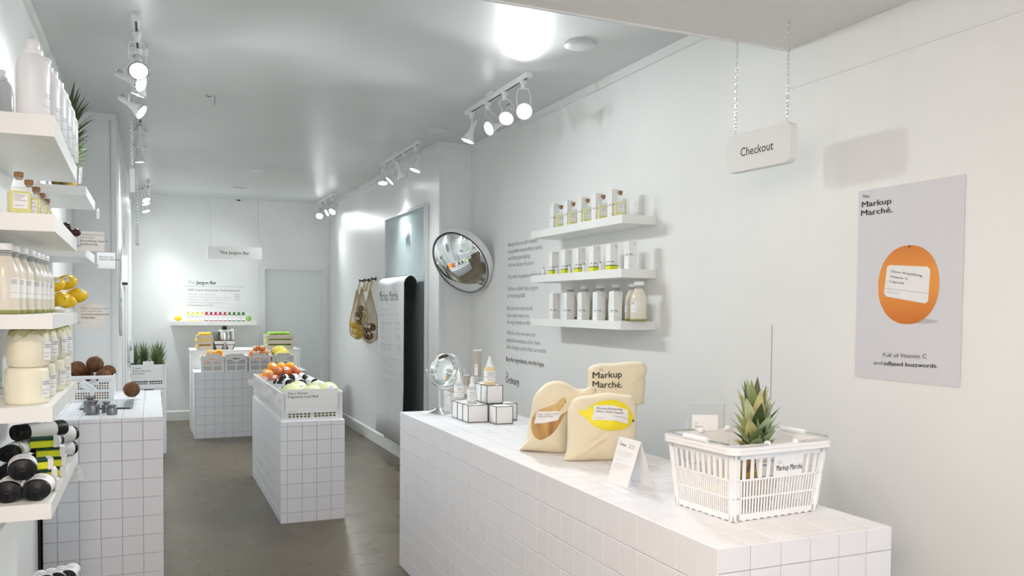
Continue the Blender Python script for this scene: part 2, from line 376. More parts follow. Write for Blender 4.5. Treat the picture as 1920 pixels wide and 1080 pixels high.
# ------------------------------------------------------------ track lights
def aim(d):  # matrix with +Z along d
    return Vector(d).normalized().to_track_quat('Z', 'Y').to_matrix().to_4x4()
bulb_prof = [(.015,-.155),(.017,-.15),(.017,-.085),(.021,-.08),(.024,-.055),(.042,-.015),(.0475,-.004),(.0475,0)]
cone_me = MB().lathe(bulb_prof, 28).mesh('lamp_housing', m_plasw, True)
lens_me = MB().lathe([(.0435,.0),(.0435,.002),(.03,.006),(.001,.008)], 28).mesh('lens', m_lens, True)
lensoff_me = MB().lathe([(.0435,.0),(.0435,.002),(.03,.006),(.001,.008)], 28).mesh('lens', m_lensoff, True)
rim_me = MB().lathe([(.0476,-.006),(.0496,-.005),(.0496,.003),(.0440,.003),(.0440,0)], 28, cap=False).mesh('rim', m_chrome, True)
def track(label, x, y0, y1, lamps, where, yaw=0):
    t = thing('ceiling_track', label, 'track light', (x, (y0+y1)/2, CZ), 0, 'ceiling tracks'); h = (y1-y0)/2
    mb = MB(); mb.box(-.018,.018,-h,h,-.03,0)
    part('rail', mb, m_plas, t); part('slot', MB().box(-.005,.005,-h+.02,h-.02,-.0308,-.0300), m_dark, t)
    part('canopy', MB().rbox(-.05,.05,-.06,.06,-.012,0,.002), m_plas, t)
    part('end_cap', MB().rbox(-.02,.02,-h-.01,-h,-.032,0,.002), m_plasw, t); part('end_cap', MB().rbox(-.02,.02,h,h+.01,-.032,0,.002), m_plasw, t)
    for k, (my, lens, d, on) in enumerate(lamps):
        d = Vector(d).normalized(); L = Vector(lens); m0 = Vector((x, my, CZ-.032))
        s = thing('spotlight', f'white track spotlight{"" if on else ", unlit"}, {ORD[k]} on the {where}', 'spotlight', m0, 0, 'track spotlights')
        mb = MB(); mb.lathe([(.02,-.02),(.022,-.018),(.022,0)], 16); mb.lathe([(.012,-.045),(.014,-.04),(.014,-.02)], 16)
        part('adapter', mb, m_plas, s, True)
        back = L - d*.13 - m0; side = d.cross(ZU)
        side = side.normalized() if side.length > .1 else XR
        arm = MB()
        for sg in (-1,1):
            arm.tube([Vector((0,0,-.045)), Vector((0,0,-.05))+side*sg*.03, Vector((0,0,-.07))+side*sg*.042+back*.1, back*.75+d*.03+side*sg*.042, back+d*.06+side*sg*.034], .0025, 6)
        part('yoke', arm, m_plasw, s, True)
        T = Matrix.Translation(L-m0) @ aim(d)
        hd = link('lamp_housing', cone_me, s, M=T); link('lens', lens_me if on else lensoff_me, hd); link('rim', rim_me, hd)
        hk = MB(); hk.tube([back+side*(.02*math.cos(a))+ZU*(.012+.018*math.sin(a)) for a in [PI*i/6 for i in range(7)]], .0016, 5); part('cable', hk, m_dark, s, True)
        if on:
            li = bpy.data.lights.new('spot', 'SPOT'); li.energy = SPOT_W; li.spot_size = math.radians(95); li.spot_blend = .9
            li.shadow_soft_size = .08; li.color = (.93, .985, 1.0) if my > 2.9 else (1, .86, .74)
            if x < 0: li.energy *= .7
            lo = bpy.data.objects.new('spot', li); COL.objects.link(lo); lo.location = L+d*.015
            lo.rotation_euler = (-d).to_track_quat('Z', 'Y').to_euler()
    return t
tocam = lambda p: (EYE-Vector(p)).normalized()
def lp(px, py, **k): return P(px, py, **k)
l1, l2, l3, l4 = lp(983,209,Y=4.66), lp(949,222,Y=4.95), lp(917,241,Y=5.24), lp(877,264,Y=5.56)
track('white ceiling track with four spotlights above the checkout counter', 2.08, 4.6, 5.66,
    [(4.68,l1,tocam(l1),1),(4.97,l2,tocam(l2)+Vector((-.25,0,-.75)),1),(5.27,l3,Vector((-.95,-.25,-.45)),1),(5.58,l4,Vector((-.35,.1,-1)),1)], 'track above the checkout counter')
a, b, c, d_ = lp(778,319,Y=6.95), lp(755,331,Y=7.3), lp(731,339,Y=7.62), lp(718,343,Y=7.95)
track('white ceiling track with four spotlights in front of the grey board', 2.08, 6.84, 8.08,
    [(6.95,a,(-.35,0,-1),1),(7.3,b,(.5,.4,-.8),0),(7.65,c,(-.8,.1,-.8),1),(7.98,d_,(-.05,-.25,-1),1)], 'track in front of the grey board')
a, b, c = lp(623,397,Y=10.6), lp(613,399,Y=10.95), lp(599,405,Y=11.3)
track('farthest ceiling track on the right, near the back wall', 2.08, 10.45, 11.5,
    [(10.6,a,(-.5,-.45,-.6),1),(11.0,b,(-.9,-.1,-.5),1),(11.35,c,(-.2,-.7,-.6),1)], 'farthest track on the right')
a, b, c, d_ = lp(260,133,Y=4.75), lp(264,157,Y=5.05), lp(259,177,Y=5.3), lp(265,210,Y=5.6)
track('nearest white ceiling track over the side counter', -.072, 4.5, 5.75,
    [(4.7,a,(.05,-.75,-.6),1),(5.0,b,(.85,-.5,-.4),1),(5.3,c,(-.35,.25,-1),1),(5.62,d_,(.85,-.3,-.6),1)], 'nearest track on the left')
a, b = lp(262,274,Y=7.0), lp(262,303,Y=7.5)
track('middle ceiling track on the left, beyond the pier', -.085, 6.86, 8.1,
    [(7.0,a,(.0,.35,-1),0),(7.5,b,(.1,.2,-1),1)], 'middle track on the left')
a, b, c = lp(274,375,Y=10.9), lp(274,382,Y=11.1), lp(274,396,Y=11.35)
track('farthest ceiling track on the left, near the back wall', -.05, 10.4, 11.5,
    [(10.75,a,(.35,-.35,-.9),1),(11.0,b,(.35,-.2,-.9),1),(11.3,c,(.3,-.2,-.9),1)], 'farthest track on the left')
# unseen warm fill lights added under the soffit, behind the camera
for k, (x, y) in enumerate(((-.25,.9),(-.2,-.5))):
    li = bpy.data.lights.new('warm_fill', 'AREA'); li.shape = 'DISK'; li.size = .35; li.energy = WARM_W; li.color = (1,.80,.66)
    lo = bpy.data.objects.new('warm_fill', li); COL.objects.link(lo); lo.location = (x, y, SZ-.03)
# ------------------------------------------------------------ ceiling discs
def disc(px, py, z, label, r=.075, cat='detector'):
    p = P(px, py, Z=z); o = solid('ceiling_disc', MB().lathe([(r*.5,-.022),(r*.8,-.02),(r,-.012),(r,0)], 28), m_ceil if cat == 'cover plate' else m_plas, label, cat, (p.x,p.y,z), smooth=True); return o
disc(1088, 82, CZ, 'round flat cover plate on the ceiling right of the nearest right track', .085, 'cover plate')
disc(820, 242, CZ, 'round flat cover plate on the ceiling above the convex mirror', .085, 'cover plate')
disc(484, 318, CZ, 'white round smoke detector at the middle of the ceiling'); disc(449, 352, CZ, 'thin round cover plate on the ceiling before the hanging far sign', .08, 'cover plate')
disc(665, 353, CZ, 'thin round cover plate on the ceiling near the farthest right track', .08, 'cover plate')
w_ = solid('ceiling_wires', MB().tube([(0,0,0),(.012,0,-.02),(.006,0,-.07)], .0015, 5).tube([(-.05,.02,0),(-.03,.02,-.012),(-.01,.02,-.004)], .002, 5), m_dark, 'short black wire ends poking from the middle of the ceiling', 'wire', P(400,178,Z=CZ), smooth=True)
# ------------------------------------------------------------ hanging signs
def chain(mb, a, b, L=.019, r=.0016, wd=.0048):
    a = Vector(a); b = Vector(b); n = max(2, int((a-b).length/(L*.78))); d = (b-a)/n; dn = d.normalized()
    s1 = dn.orthogonal().normalized(); s2 = dn.cross(s1)
    for i in range(n):
        c = a+d*(i+.5); s = s1 if i % 2 else s2
        pts = [c+dn*((L/2)*math.cos(t))+s*(wd*math.sin(t)) for t in [2*PI*k/8 for k in range(8)]]
        mb.tube(pts, r, 4, closed=True)
m_sign = mat('matt white sign panel', (.86,.86,.85), .6, spec=.3)
def rrect(w, h, r, n=5):
    pts = []
    for cx, cy, a0 in ((w/2-r,h/2-r,0),(-w/2+r,h/2-r,PI/2),(-w/2+r,-h/2+r,PI),(w/2-r,-h/2+r,3*PI/2)):
        for i in range(n+1):
            a = a0+PI/2*i/n; pts.append((cx+r*math.cos(a), cy+r*math.sin(a)))
    return pts
def hang_sign(label, c, xd, W_, H_, T_, txt, cap, tops, r=.03, zc=CZ, m=None, txtw=None):
    xd = Vector(xd).normalized(); n = xd.cross(ZU)
    o = thing('hanging_sign', label, 'sign', c)
    Mx = Matrix(((xd.x,0,n.x,0),(xd.y,0,n.y,0),(0,1,0,0),(0,0,0,1)))
    Mx = Matrix(((xd.x,ZU.x,n.x,0),(xd.y,ZU.y,n.y,0),(xd.z,ZU.z,n.z,0),(0,0,0,1)))
    part('panel', MB().prism(rrect(W_,H_,r), -T_/2, T_/2, Mx), m or m_sign, o)
    if txt: text(txt, cap, Vector(c)+n*(T_/2+.0008)-xd*((txtw or .2)/2)-ZU*cap*.5, xd, m_black, o, width=txtw)
    for sg in (-1,1):
        ch = MB(); a = xd*sg*tops+ZU*(H_/2); eye = a+ZU*.02
        ch.tube([a, eye], .0025, 5); chain(ch, Vector((eye.x,eye.y,zc-.02-c[2])), eye); ch.tube([Vector((eye.x,eye.y,zc-c[2])), Vector((eye.x,eye.y,zc-.02-c[2]))], .003, 5)
        part('chain', ch, m_chrome, o, True)
    return o
def mid(a, b): return (Vector(a)+Vector(b))/2
A = P(1387,75,Z=SZ); B = P(1475,38,Z=SZ); hd = (B-A)
s0 = P(1371,290,X=A.x-.005); c = mid(A,B); xdir = Vector((c.x+.035,B.y-.1,0))-Vector((c.x,A.y+.1,0))
zc_ = mid(P(1424,246,X=c.x), P(1424,314,X=c.x)).z
hang_sign('white rounded Checkout sign hanging on two chains', (c.x, c.y, zc_), Vector((.02,-.27,0)), .365, .158, .038, 'Checkout', .036, .145, .028, SZ, txtw=.185)
c = P(440,474,Y=11.1)
hang_sign('white The Jargon Bar sign hanging near the back wall', c, (1,.02,0), .66, .155, .035, 'The Jargon Bar', .036, .29, .02, txtw=.36)
c = P(247,345,Y=6.25); hang_sign('nearer white sign hanging over the side counter, seen edge on', (c.x,c.y,c.z), (.04,-1,0), .42, .165, .03, '', .03, .17, .02)
c = P(257.5,443,Y=8.6); hang_sign('farther white bar sign hanging on a chain before the back wall, seen edge on', (c.x,c.y,c.z), (.0,-1,0), .36, .15, .03, '', .03, .15, .012)
# ------------------------------------------------------------ writing on the right wall
XT = XW-.0012
SRC = (940, 440, 3.6)
def wline(s, y, xe, m=m_grey, cap=.034, x0=None, bold=-.004):
    x0 = x0 if x0 is not None else 45-(y-80)*.014
    p = P(940+x0/3.6, 440+y/3.6, X=XT); e = P(940+xe/3.6, 440+y/3.6, X=XT)
    return text(s, cap, p, (0,-1,0), m, q_, width=abs(e.y-p.y), bold=bold)
q_ = thing('wall_lettering', 'grey and black manifesto lettering on the right wall beside the shelves', 'lettering', (XT, 5.7, 1.45))
for s, y, xe in (('Beauty likes to sell ordinary',82,245),('things with extraordinary words',128,275),('and fancy packaging.',173,196),('And we all pay the price.',219,219),
    ('We prefer to speak in ordinary words.',298,303),('Without added hype, jargon',379,245),('or marketing fluff.',425,160),('Because the only words',508,210),
    ('that really matter are',556,186),('the ingredients on the label.',602,240),('Which is why we name our',674,230),('clinical formulations after them.',723,265),("And charge a price that's accessible",768,303)): wline(s, y, xe)
wline('Buy the ingredients, not the hype.', 852, 290, m_black, .036, 32, .004)
wline('The', 950, 50, m_grey, .032, 31, -.005); wline('Ordinary.', 998, 124, m_black, .055, 29, .004)
# ------------------------------------------------------------ poster
XP = XW-.002
ps = thing('orange_poster', 'pale grey poster of an orange wearing a white label, on the right wall', 'poster', (XP, 2.26, 1.607))
def pq(px, py, off=0): return P(px, py, X=XP-off)
Y0p, Y1p, Z0p, Z1p = 2.495, 2.024, 1.2395, 1.976
def flatpoly(pts, m, name, par, off):   # polygon parallel to the right wall, pts are (y, z)
    vs = [(XP-off, y, z) for y, z in pts]; mb = MB().add([Vector(v)-par.location for v in vs], [tuple(range(len(vs)))])
    me = mb.mesh(name, m); 
    if me.polygons[0].normal.x > 0: me.flip_normals()
    return link(name, me, par)
part('sheet', MB().box(-.0006,.0006,Y1p-2.26,Y0p-2.26,Z0p-1.607,Z1p-1.607), m_poster, ps)
m_pot = radial('printed orange', (.84,.32,.045), (.60,.15,.010)); m_psh = mat('printed soft shadow', (.50,.49,.50), .6)
oc = pq(1702,534); ow, oh = abs(pq(1645,534).y-pq(1759,534).y)/2, abs(pq(1702,459).z-pq(1702,607).z)/2
def oval(c, a, b, n=40, sq=1): return [(c.y+a*math.copysign(abs(math.cos(t))**sq, math.cos(t)), c.z+b*math.copysign(abs(math.sin(t))**sq, math.sin(t))) for t in [2*PI*i/n for i in range(n)]]
sh = pq(1722,602); flatpoly(oval(sh, .085, .009, 30), m_psh, 'printed_shadow', ps, .0010)
flatpoly(oval(oc, ow, oh, 44, .93), m_pot, 'printed_orange', ps, .0014)
flatpoly(oval(pq(1706,462), .007, .0025, 10), m_coco, 'printed_stem', ps, .0018)
lab = [(1669,497),(1740,500),(1745,506),(1741,565),(1735,569),(1663,556),(1658,550),(1664,500)]
flatpoly([(pq(*p).y, pq(*p).z) for p in lab], m_paper, 'printed_label', ps, .0018)
def ptext(s, px, py, pxe, cap, m, bold=0, pye=None):
    p = pq(px,py,.0024); e = pq(pxe, pye if pye else py, .0024); return text(s, cap, p, (e-p) if pye else (0,-1,0), m, ps, width=(e-p).length if pye else abs(e.y-p.y), bold=bold)
ptext('The',1616.5,372,1630,.013,m_black,-.006); ptext('Markup',1615.5,389,1671,.022,m_black,.012); ptext('Marché.',1614,405,1673,.022,m_black,.012)
ptext('Glow-Amplifying',1670,510,1729,.0085,m_black,0,519); ptext('Vitamin C',1668,520,1702,.0085,m_black,0,525); ptext('Capsule',1667,529,1695,.0085,m_black,0,533); ptext('$266.66',1664,549,1686,.007,m_lgrey,0,552)
a, b = pq(1660,541,.0024), pq(1742,551,.0024)
part('printed_rule', MB().quad(a-ps.location, b-ps.location, b+ZU*.0014-ps.location, a+ZU*.0014-ps.location), m_grey, ps)
ptext('Full of Vitamin C',1656,669,1737,.0155,m_black,-.008,672); ptext('and',1638,683,1654,.0145,m_black,-.008,684); ptext('inflated buzzwords.',1657,685,1758,.0155,m_black,.012,690)
# ------------------------------------------------------------ wall shelves
def wshelf(label, x0, x1, y0, y1, z0, z1, yaw=0, group=None):
    o = thing('wall_shelf', label, 'shelf', ((x0+x1)/2, (y0+y1)/2, z0), yaw, group); a, b = (x1-x0)/2, (y1-y0)/2
    part('board', MB().rbox(-a,a,-b,b,0,z1-z0,.0012), m_shelf, o)
    part('wall_plate', MB().box((a-.004 if x1 > 1 else -a), (a if x1 > 1 else -a+.004), -b+.01, b-.01, .004, z1-z0-.004), m_alu, o)
    return o
SD = .225
ry = lambda px, py, X: P(px,py,X=X)
RS = []
for nm, nb, nt, fb, ne in (('top',(1167,417.5),(1166,402),(1013,448),(1241,417)),('middle',(1165,520),(1164,504),(1016,530),(1239,520)),('bottom',(1163,618.5),(1162,602.5),(1028,612),(1237,618))):
    X = XW-SD; n = P(*nb, X=X); zt = P(*nt, X=X).z; f = P(*fb, X=X); RS.append((X, n.y, f.y, n.z, zt))
RN = sum(r[1] for r in RS)/3; RFAR = 5.12
RZ = [(r[3]+r[4])/2+.024 for r in RS]
for k, nm in enumerate(('top','middle','bottom')):
    wshelf(f'{nm} white shelf on the right wall', XW-SD, XW-.0006, RN, RFAR, RZ[k]-.048, RZ[k], group='white shelves on the right wall')
print('RS', RS, RN, RZ)
# ------------------------------------------------------------ shared builders: crates, fruit, bottles
def perf(mb, W_, H_, xc, zc, hole, T_, M):
    """perforated sheet in local x (width), z (height), y 0..T_; hole(i,j) tells which cells are open"""
    nx, nz_ = len(xc)-1, len(zc)-1
    H2 = [[hole(i, j) for j in range(nz_)] for i in range(nx)]
    def solidc(i, j): return 0 <= i < nx and 0 <= j < nz_ and not H2[i][j]
    for j in range(nz_):
        i = 0
        while i < nx:
            if H2[i][j]: 
                x0,x1,z0,z1 = xc[i],xc[i+1],zc[j],zc[j+1]
                if solidc(i-1,j): mb.add([(x0,0,z0),(x0,T_,z0),(x0,T_,z1),(x0,0,z1)], [(0,1,2,3)], M)
                if solidc(i+1,j): mb.add([(x1,0,z0),(x1,T_,z0),(x1,T_,z1),(x1,0,z1)], [(3,2,1,0)], M)
                if solidc(i,j-1): mb.add([(x0,0,z0),(x1,0,z0),(x1,T_,z0),(x0,T_,z0)], [(0,1,2,3)], M)
                if solidc(i,j+1): mb.add([(x0,0,z1),(x1,0,z1),(x1,T_,z1),(x0,T_,z1)], [(3,2,1,0)], M)
                i += 1; continue
            k = i
            while k < nx and not H2[k][j]: k += 1
            x0,x1,z0,z1 = xc[i],xc[k],zc[j],zc[j+1]
            mb.add([(x0,0,z0),(x1,0,z0),(x1,0,z1),(x0,0,z1)], [(0,1,2,3)], M); mb.add([(x0,T_,z0),(x1,T_,z0),(x1,T_,z1),(x0,T_,z1)], [(3,2,1,0)], M)
            i = k
def crate_panel(mb, W_, H_, M, full=False):
    m = .035*W_/.4; gap = .018; n = 6; cell = (W_-2*m-gap)/(2*n); hs = cell*.62
    xs = [0]; x = m
    op = []
    for g in range(2):
        for i in range(n):
            xs.append(x+(cell-hs)/2); op.append(len(xs)-1); xs.append(x+(cell-hs)/2+hs); x += cell
        x += gap
    xs.append(W_)
    zs = [0]; oz = []
    b0 = H_*.10; ch = H_*.098; hh = ch*.66
    z = b0
    for g in range(2):
        for i in range(3): zs.append(z); oz.append(len(zs)-1); zs.append(z+hh); z += ch
        z += H_*.09
    zs.append(z-.012*H_/.2); hz = len(zs)-1; zs.append(H_-.018)
    zs.append(H_)
    mid0 = xs.index(xs[op[4]]); mid1 = op[7]
    def hole(i, j):
        if j in oz and i in op:
            return not (j == oz[-1] and 4 <= op.index(i) <= 7)
        return j == hz and op[4] <= i <= op[7]
    perf(mb, W_, H_, xs, zs, hole, .004, M)
def crate_obj(name, W_, D_, H_):
    mb = MB(); a, b = W_/2, D_/2
    rot = lambda ang, x, y: Matrix.Translation((x,y,0)) @ Matrix.Rotation(ang,4,'Z')
    for i, M in enumerate((rot(0,-a+.004,-b), rot(PI/2,a,-b+.004), rot(PI,a-.004,b), rot(-PI/2,-a,b-.004))):
        crate_panel(mb, (W_ if i % 2 == 0 else D_)-.008, H_-.008, Matrix.Translation((0,0,.004)) @ M)
    rim = MB(); t = .009
    for z0, z1, e in ((H_-.016,H_,.006),(0,.010,.003),(H_*.47,H_*.485,.0015)):
        rim.box(-a-e,a+e,-b-e,-b+.001,z0,z1); rim.box(-a-e,a+e,b-.001,b+e,z0,z1); rim.box(-a-e,-a+.001,-b,b,z0,z1); rim.box(a-.001,a+e,-b,b,z0,z1)
    for sx in (-1,1):
        for sy in (-1,1): rim.box(sx*a-.012 if sx>0 else -a-.004, sx*a+.004 if sx>0 else -a+.012, sy*b-.012 if sy>0 else -b-.004, sy*b+.004 if sy>0 else -b+.012, .001, H_-.001)
    return mb.mesh('walls', m_plas), rim.mesh('rim', m_plas), MB().box(-a+.002,a-.002,-b+.002,b-.002,.002,.006).mesh('floor_panel', m_plas), (W_, D_, H_)
CR_I = crate_obj('i', .412, .338, .20)
CR_S = crate_obj('s', .318, .40, .225)
CR_C = crate_obj('c', .30, .25, .185)
def crate(cm, label, x, y, z, rz=0, group=None, liner=None, lz=.1):
    o = thing('plastic_crate', label, 'crate', (x,y,z), rz, group)
    link('wall_panels', cm[0], o); link('rim', cm[1], o); link('floor_panel', cm[2], o)
    if liner:
        a, b = cm[3][0]/2-.016, cm[3][1]/2-.016
        part('liner', MB().box(-a,a,-b,b,.007,lz), liner, o)
    return o
m_liner = mat('grey card liner', (.16, .15, .12), .8)
m_linero = mat('orange card liner', (.55, .30, .12), .8)
m_linerg = mat('olive card liner', (.30, .33, .10), .8)
def card(label, pos, W_, H_, xd, up, lines, thick=.0012, m=m_paper, rule=None, cat='label card', name='label_card', rr=.003, clip=None):
    """pos = lower left corner of the front face; lines: (text, x, y_from_top, cap, mat, bold, width)"""
    xd = Vector(xd).normalized(); up = Vector(up).normalized(); n = xd.cross(up).normalized(); up = n.cross(xd)
    o = thing(name, label, cat, pos)
    Mx = Matrix(((xd.x,up.x,n.x,0),(xd.y,up.y,n.y,0),(xd.z,up.z,n.z,0),(0,0,0,1)))
    part('sheet', MB().prism([(x+W_/2,y+H_/2) for x,y in rrect(W_,H_,rr,3)], -thick, 0, Mx), m, o)
    if clip: part('clip', MB().tube([xd*.006+up*.02-n*.001, xd*.0+up*.02+Vector(clip)*.5, Vector(clip)+up*.018], .0022, 6), m_acr, o, True)
    p0 = Vector(pos)
    for s, x, y, cap, mt, bold, wd in lines:
        text(s, cap, p0+xd*x+up*(H_-y)+n*.0006, xd, mt, o, width=wd, bold=bold, up=up)
    if rule is not None:
        q = [xd*a_+up*b_+n*.0006 for a_, b_ in ((0,H_-rule),(W_,H_-rule),(W_,H_-rule+.0008),(0,H_-rule+.0008))]
        part('rule', MB().quad(*q), m_lgrey, o)
    return o
def sph_patch(mb, rx, ry, rz, az, el, da, de, off=1.02, n=6):
    vs = []; fs = []
    for j in range(n+1):
        for i in range(n+1):
            a = az+da*(i/n-.5); e = el+de*(j/n-.5)
            vs.append((rx*off*math.cos(e)*math.cos(a), ry*off*math.cos(e)*math.sin(a), rz*off*math.sin(e)))
    for j in range(n):
        for i in range(n): k = j*(n+1)+i; fs.append((k,k+1,k+n+2,k+n+1))
    mb.add(vs, fs); return mb
def uvs(mb, rx, ry, rz, seg=18, rings=12, fn=None, T=None):
    prof = [(max(1e-4, math.sin(PI*i/rings)), -math.cos(PI*i/rings)) for i in range(rings+1)]
    vs = []; fs = []
    for r, z in prof:
        for i in range(seg):
            a = 2*PI*i/seg; p = Vector((r*math.cos(a)*rx, r*math.sin(a)*ry, z*rz))
            vs.append(fn(p) if fn else p)
    n = len(prof)
    for j in range(n-1):
        for i in range(seg):
            k = (i+1)%seg; fs.append((j*seg+i, j*seg+k, (j+1)*seg+k, (j+1)*seg+i))
    fs.append(tuple(range(seg-1,-1,-1))); fs.append(tuple((n-1)*seg+i for i in range(seg)))
    return mb.add(vs, fs, T)
def fruit(kind, sticker=True, r=None):
    """returns (list of (name, mesh, children)), radius, z radius"""
    if kind in ('orange','mango','apple','peach','plum','lime_round'):
        r = r or {'orange':.036,'mango':.036,'apple':.033,'peach':.035,'plum':.018,'lime_round':.03}[kind]
        mt = {'orange':m_orange,'mango':m_mango,'apple':m_apple,'peach':m_peach,'plum':m_plum,'lime_round':m_lime}[kind]
        prof = []; 
        for i in range(15):
            t = PI*i/14; rr = math.sin(t); z = -math.cos(t)
            if kind in ('apple','peach'): z -= .32*max(0,1-rr*2.2)*(1 if z > 0 else -.5)
            elif i == 14: z -= .06
            prof.append((max(1e-4, rr*r), z*r*.94))
        body = MB().lathe(prof, 20); rz = r*.94; rx = r
        extra = [('stem', MB().lathe([(.0022,r*.66 if kind in ('apple','peach') else r*.86),(.003,r*.93)], 6).mesh('stem', m_leafd))]
    elif kind == 'lemon' or kind == 'lime':
        r = r or .033; mt = m_lemon if kind == 'lemon' else m_lime; k = 1.32 if kind == 'lemon' else 1.12
        prof = []
        for i in range(19):
            t = PI*i/18; z = -math.cos(t); rr = math.sin(t)**.85
            if i in (0,18): rr = .0
            if i in (1,17): rr *= .75
            prof.append((max(1e-4, rr*r), z*r*k*(1.0)))
        prof[0] = (.003, -r*k*1.09); prof[-1] = (.004, r*k*1.1); prof[1] = (.008, -r*k*1.02); prof[-2] = (.009, r*k*1.02)
        body = MB().lathe(prof, 20, T=Matrix.Rotation(PI/2,4,'Y')); rx = r; rz = r
        extra = [('tip', MB().lathe([(.0035,r*k*1.085),(.0028,r*k*1.12)], 6, T=Matrix.Rotation(PI/2,4,'Y')).mesh('tip', m_leafd))]
    elif kind == 'avocado':
        r = r or .03; mt = m_avo
        prof = [(max(1e-4, r*math.sin(PI*i/14)*(1-.25*(i/14)**2)), -math.cos(PI*i/14)*r*1.7) for i in range(15)]
        body = MB().lathe(prof, 18, T=Matrix.Rotation(-PI/2,4,'X')); rx = r; rz = r
        extra = [('stem', MB().lathe([(.004,r*1.68),(.006,r*1.78)], 6, T=Matrix.Rotation(-PI/2,4,'X')).mesh('stem', m_leafd))]
    elif kind == 'aubergine':
        r = r or .034; mt = m_avo
        prof = [(max(1e-4, r*(math.sin(PI*i/16)**.7)*(1-.35*(i/16))), -math.cos(PI*i/16)*r*2.6) for i in range(17)]
        body = MB().lathe(prof, 18, T=Matrix.Rotation(-PI/2,4,'X')); rx = r; rz = r
        extra = [('calyx', MB().lathe([(.017,r*2.35),(.013,r*2.6),(.005,r*2.65),(.005,r*2.95)], 10, T=Matrix.Rotation(-PI/2,4,'X')).mesh('calyx', m_leafd, True))]
    elif kind == 'melon':
        r = r or .066; mt = m_melon
        prof = [(max(1e-4, r*math.sin(PI*i/18)), -math.cos(PI*i/18)*r*1.12) for i in range(19)]
        body = MB().lathe(prof, 26, T=Matrix.Rotation(PI/2,4,'Y')); rx = r; rz = r
        extra = [('stem', MB().lathe([(.005,r*1.1),(.004,r*1.17)], 6, T=Matrix.Rotation(PI/2,4,'Y')).mesh('stem', m_leafd))]
    elif kind == 'coconut':
        r = r or .052; mt = m_coco
        body = MB(); uvs(body, r, r, r*.97, 24, 16, lambda p: p*(1+.03*noise.noise(p*60)+.015*noise.noise(p*160))); rx = rz = r
        extra = [('fibre', MB().tube([(0,0,r*.93),(.002,.002,r*1.05),(.006,0,r*1.12)], .0015, 4).tube([(0.004,0,r*.93),(-.006,.002,r*1.06)], .0012, 4).mesh('fibre', m_coco))]
    me = body.mesh(kind, mt, 'all')
    if sticker:
        sk = MB(); sph_patch(sk, rx, rx if kind not in ('avocado','aubergine') else rx, rz, -PI/2, .55, .95, .75)
        if kind in ('avocado','aubergine'):
            sk = MB(); vs = []; fs = []; L = rx*(.85 if kind == 'avocado' else 1.15); n = 9
            for j in range(2):
                for i in range(n+1): a = -.15*PI+1.3*PI*i/n; vs.append((rx*1.05*math.cos(a), (j*2-1)*L, rx*1.05*math.sin(a)))
            for i in range(n): fs.append((i,i+1,n+2+i,n+1+i))
            sk.add(vs, fs)
        extra.append(('sticker', sk.mesh('sticker', m_paper, 'all')))
        if kind not in ('avocado','aubergine','plum'):
            pr = MB(); sph_patch(pr, rx, rx, rz, -PI/2, .66, .6, .07, 1.035, 3); sph_patch(pr, rx, rx, rz, -PI/2-.1, .52, .4, .05, 1.035, 3); extra.append(('sticker_print', pr.mesh('sticker_print', m_grey)))
    return me, extra, r
FR = {}
def relax(pts, r, zmin, it=80, k=1.0):
    pts = [Vector(p) for p in pts]
    for _ in range(it):
        for i in range(len(pts)):
            for j in range(i):
                d = pts[i]-pts[j]; L = d.length
                if L < 2*r*k:
                    d = (d/L if L > 1e-6 else Vector((1,0,0)))*(2*r*k-L)*.5; pts[i] += d; pts[j] -= d
        for p in pts: p.z = max(p.z, zmin+r)
    return pts
def put_fruit(kind, loc, rot, label, group, sticker=True, name=None, r=None, sc_=1, cat=None):
    k = (kind, sticker, r)
    if k not in FR: FR[k] = fruit(kind, sticker, r)
    me, extra, rr = FR[k]
    o = link(name or kind, me); o.location = loc; o.rotation_euler = rot; o.scale = (sc_,)*3; tagt(o, label, cat or (name or kind).replace('_',' '), group)
    for n_, m_ in extra: link(n_, m_, o)
    return o
def pile(kind, cx, cy, z0, nx, ny, dx, dy, label, group, layers=2, name=None, r=None, jit=.004, stick=.8, top=None, rise=.72, rotx=.3, cat=None):
    k = (kind, True, r)
    if k not in FR: FR[k] = fruit(kind, True, r)
    rr = FR[k][2]
    for L in range(layers):
        for j in range(ny-L):
            for i in range(nx-L):
                if L and top and not top(i, j, L): continue
                x = cx+(i-(nx-L-1)/2)*dx+R.uniform(-jit,jit); y = cy+(j-(ny-L-1)/2)*dy+R.uniform(-jit,jit)
                s = R.random() < stick
                put_fruit(kind, (x,y,z0+rr+L*rr*2*rise+R.uniform(-.002,.003)), (R.uniform(-rotx,rotx),R.uniform(-rotx,rotx),R.uniform(-.9,.7)), label, group, s, name, r, R.uniform(.94,1.03), cat)
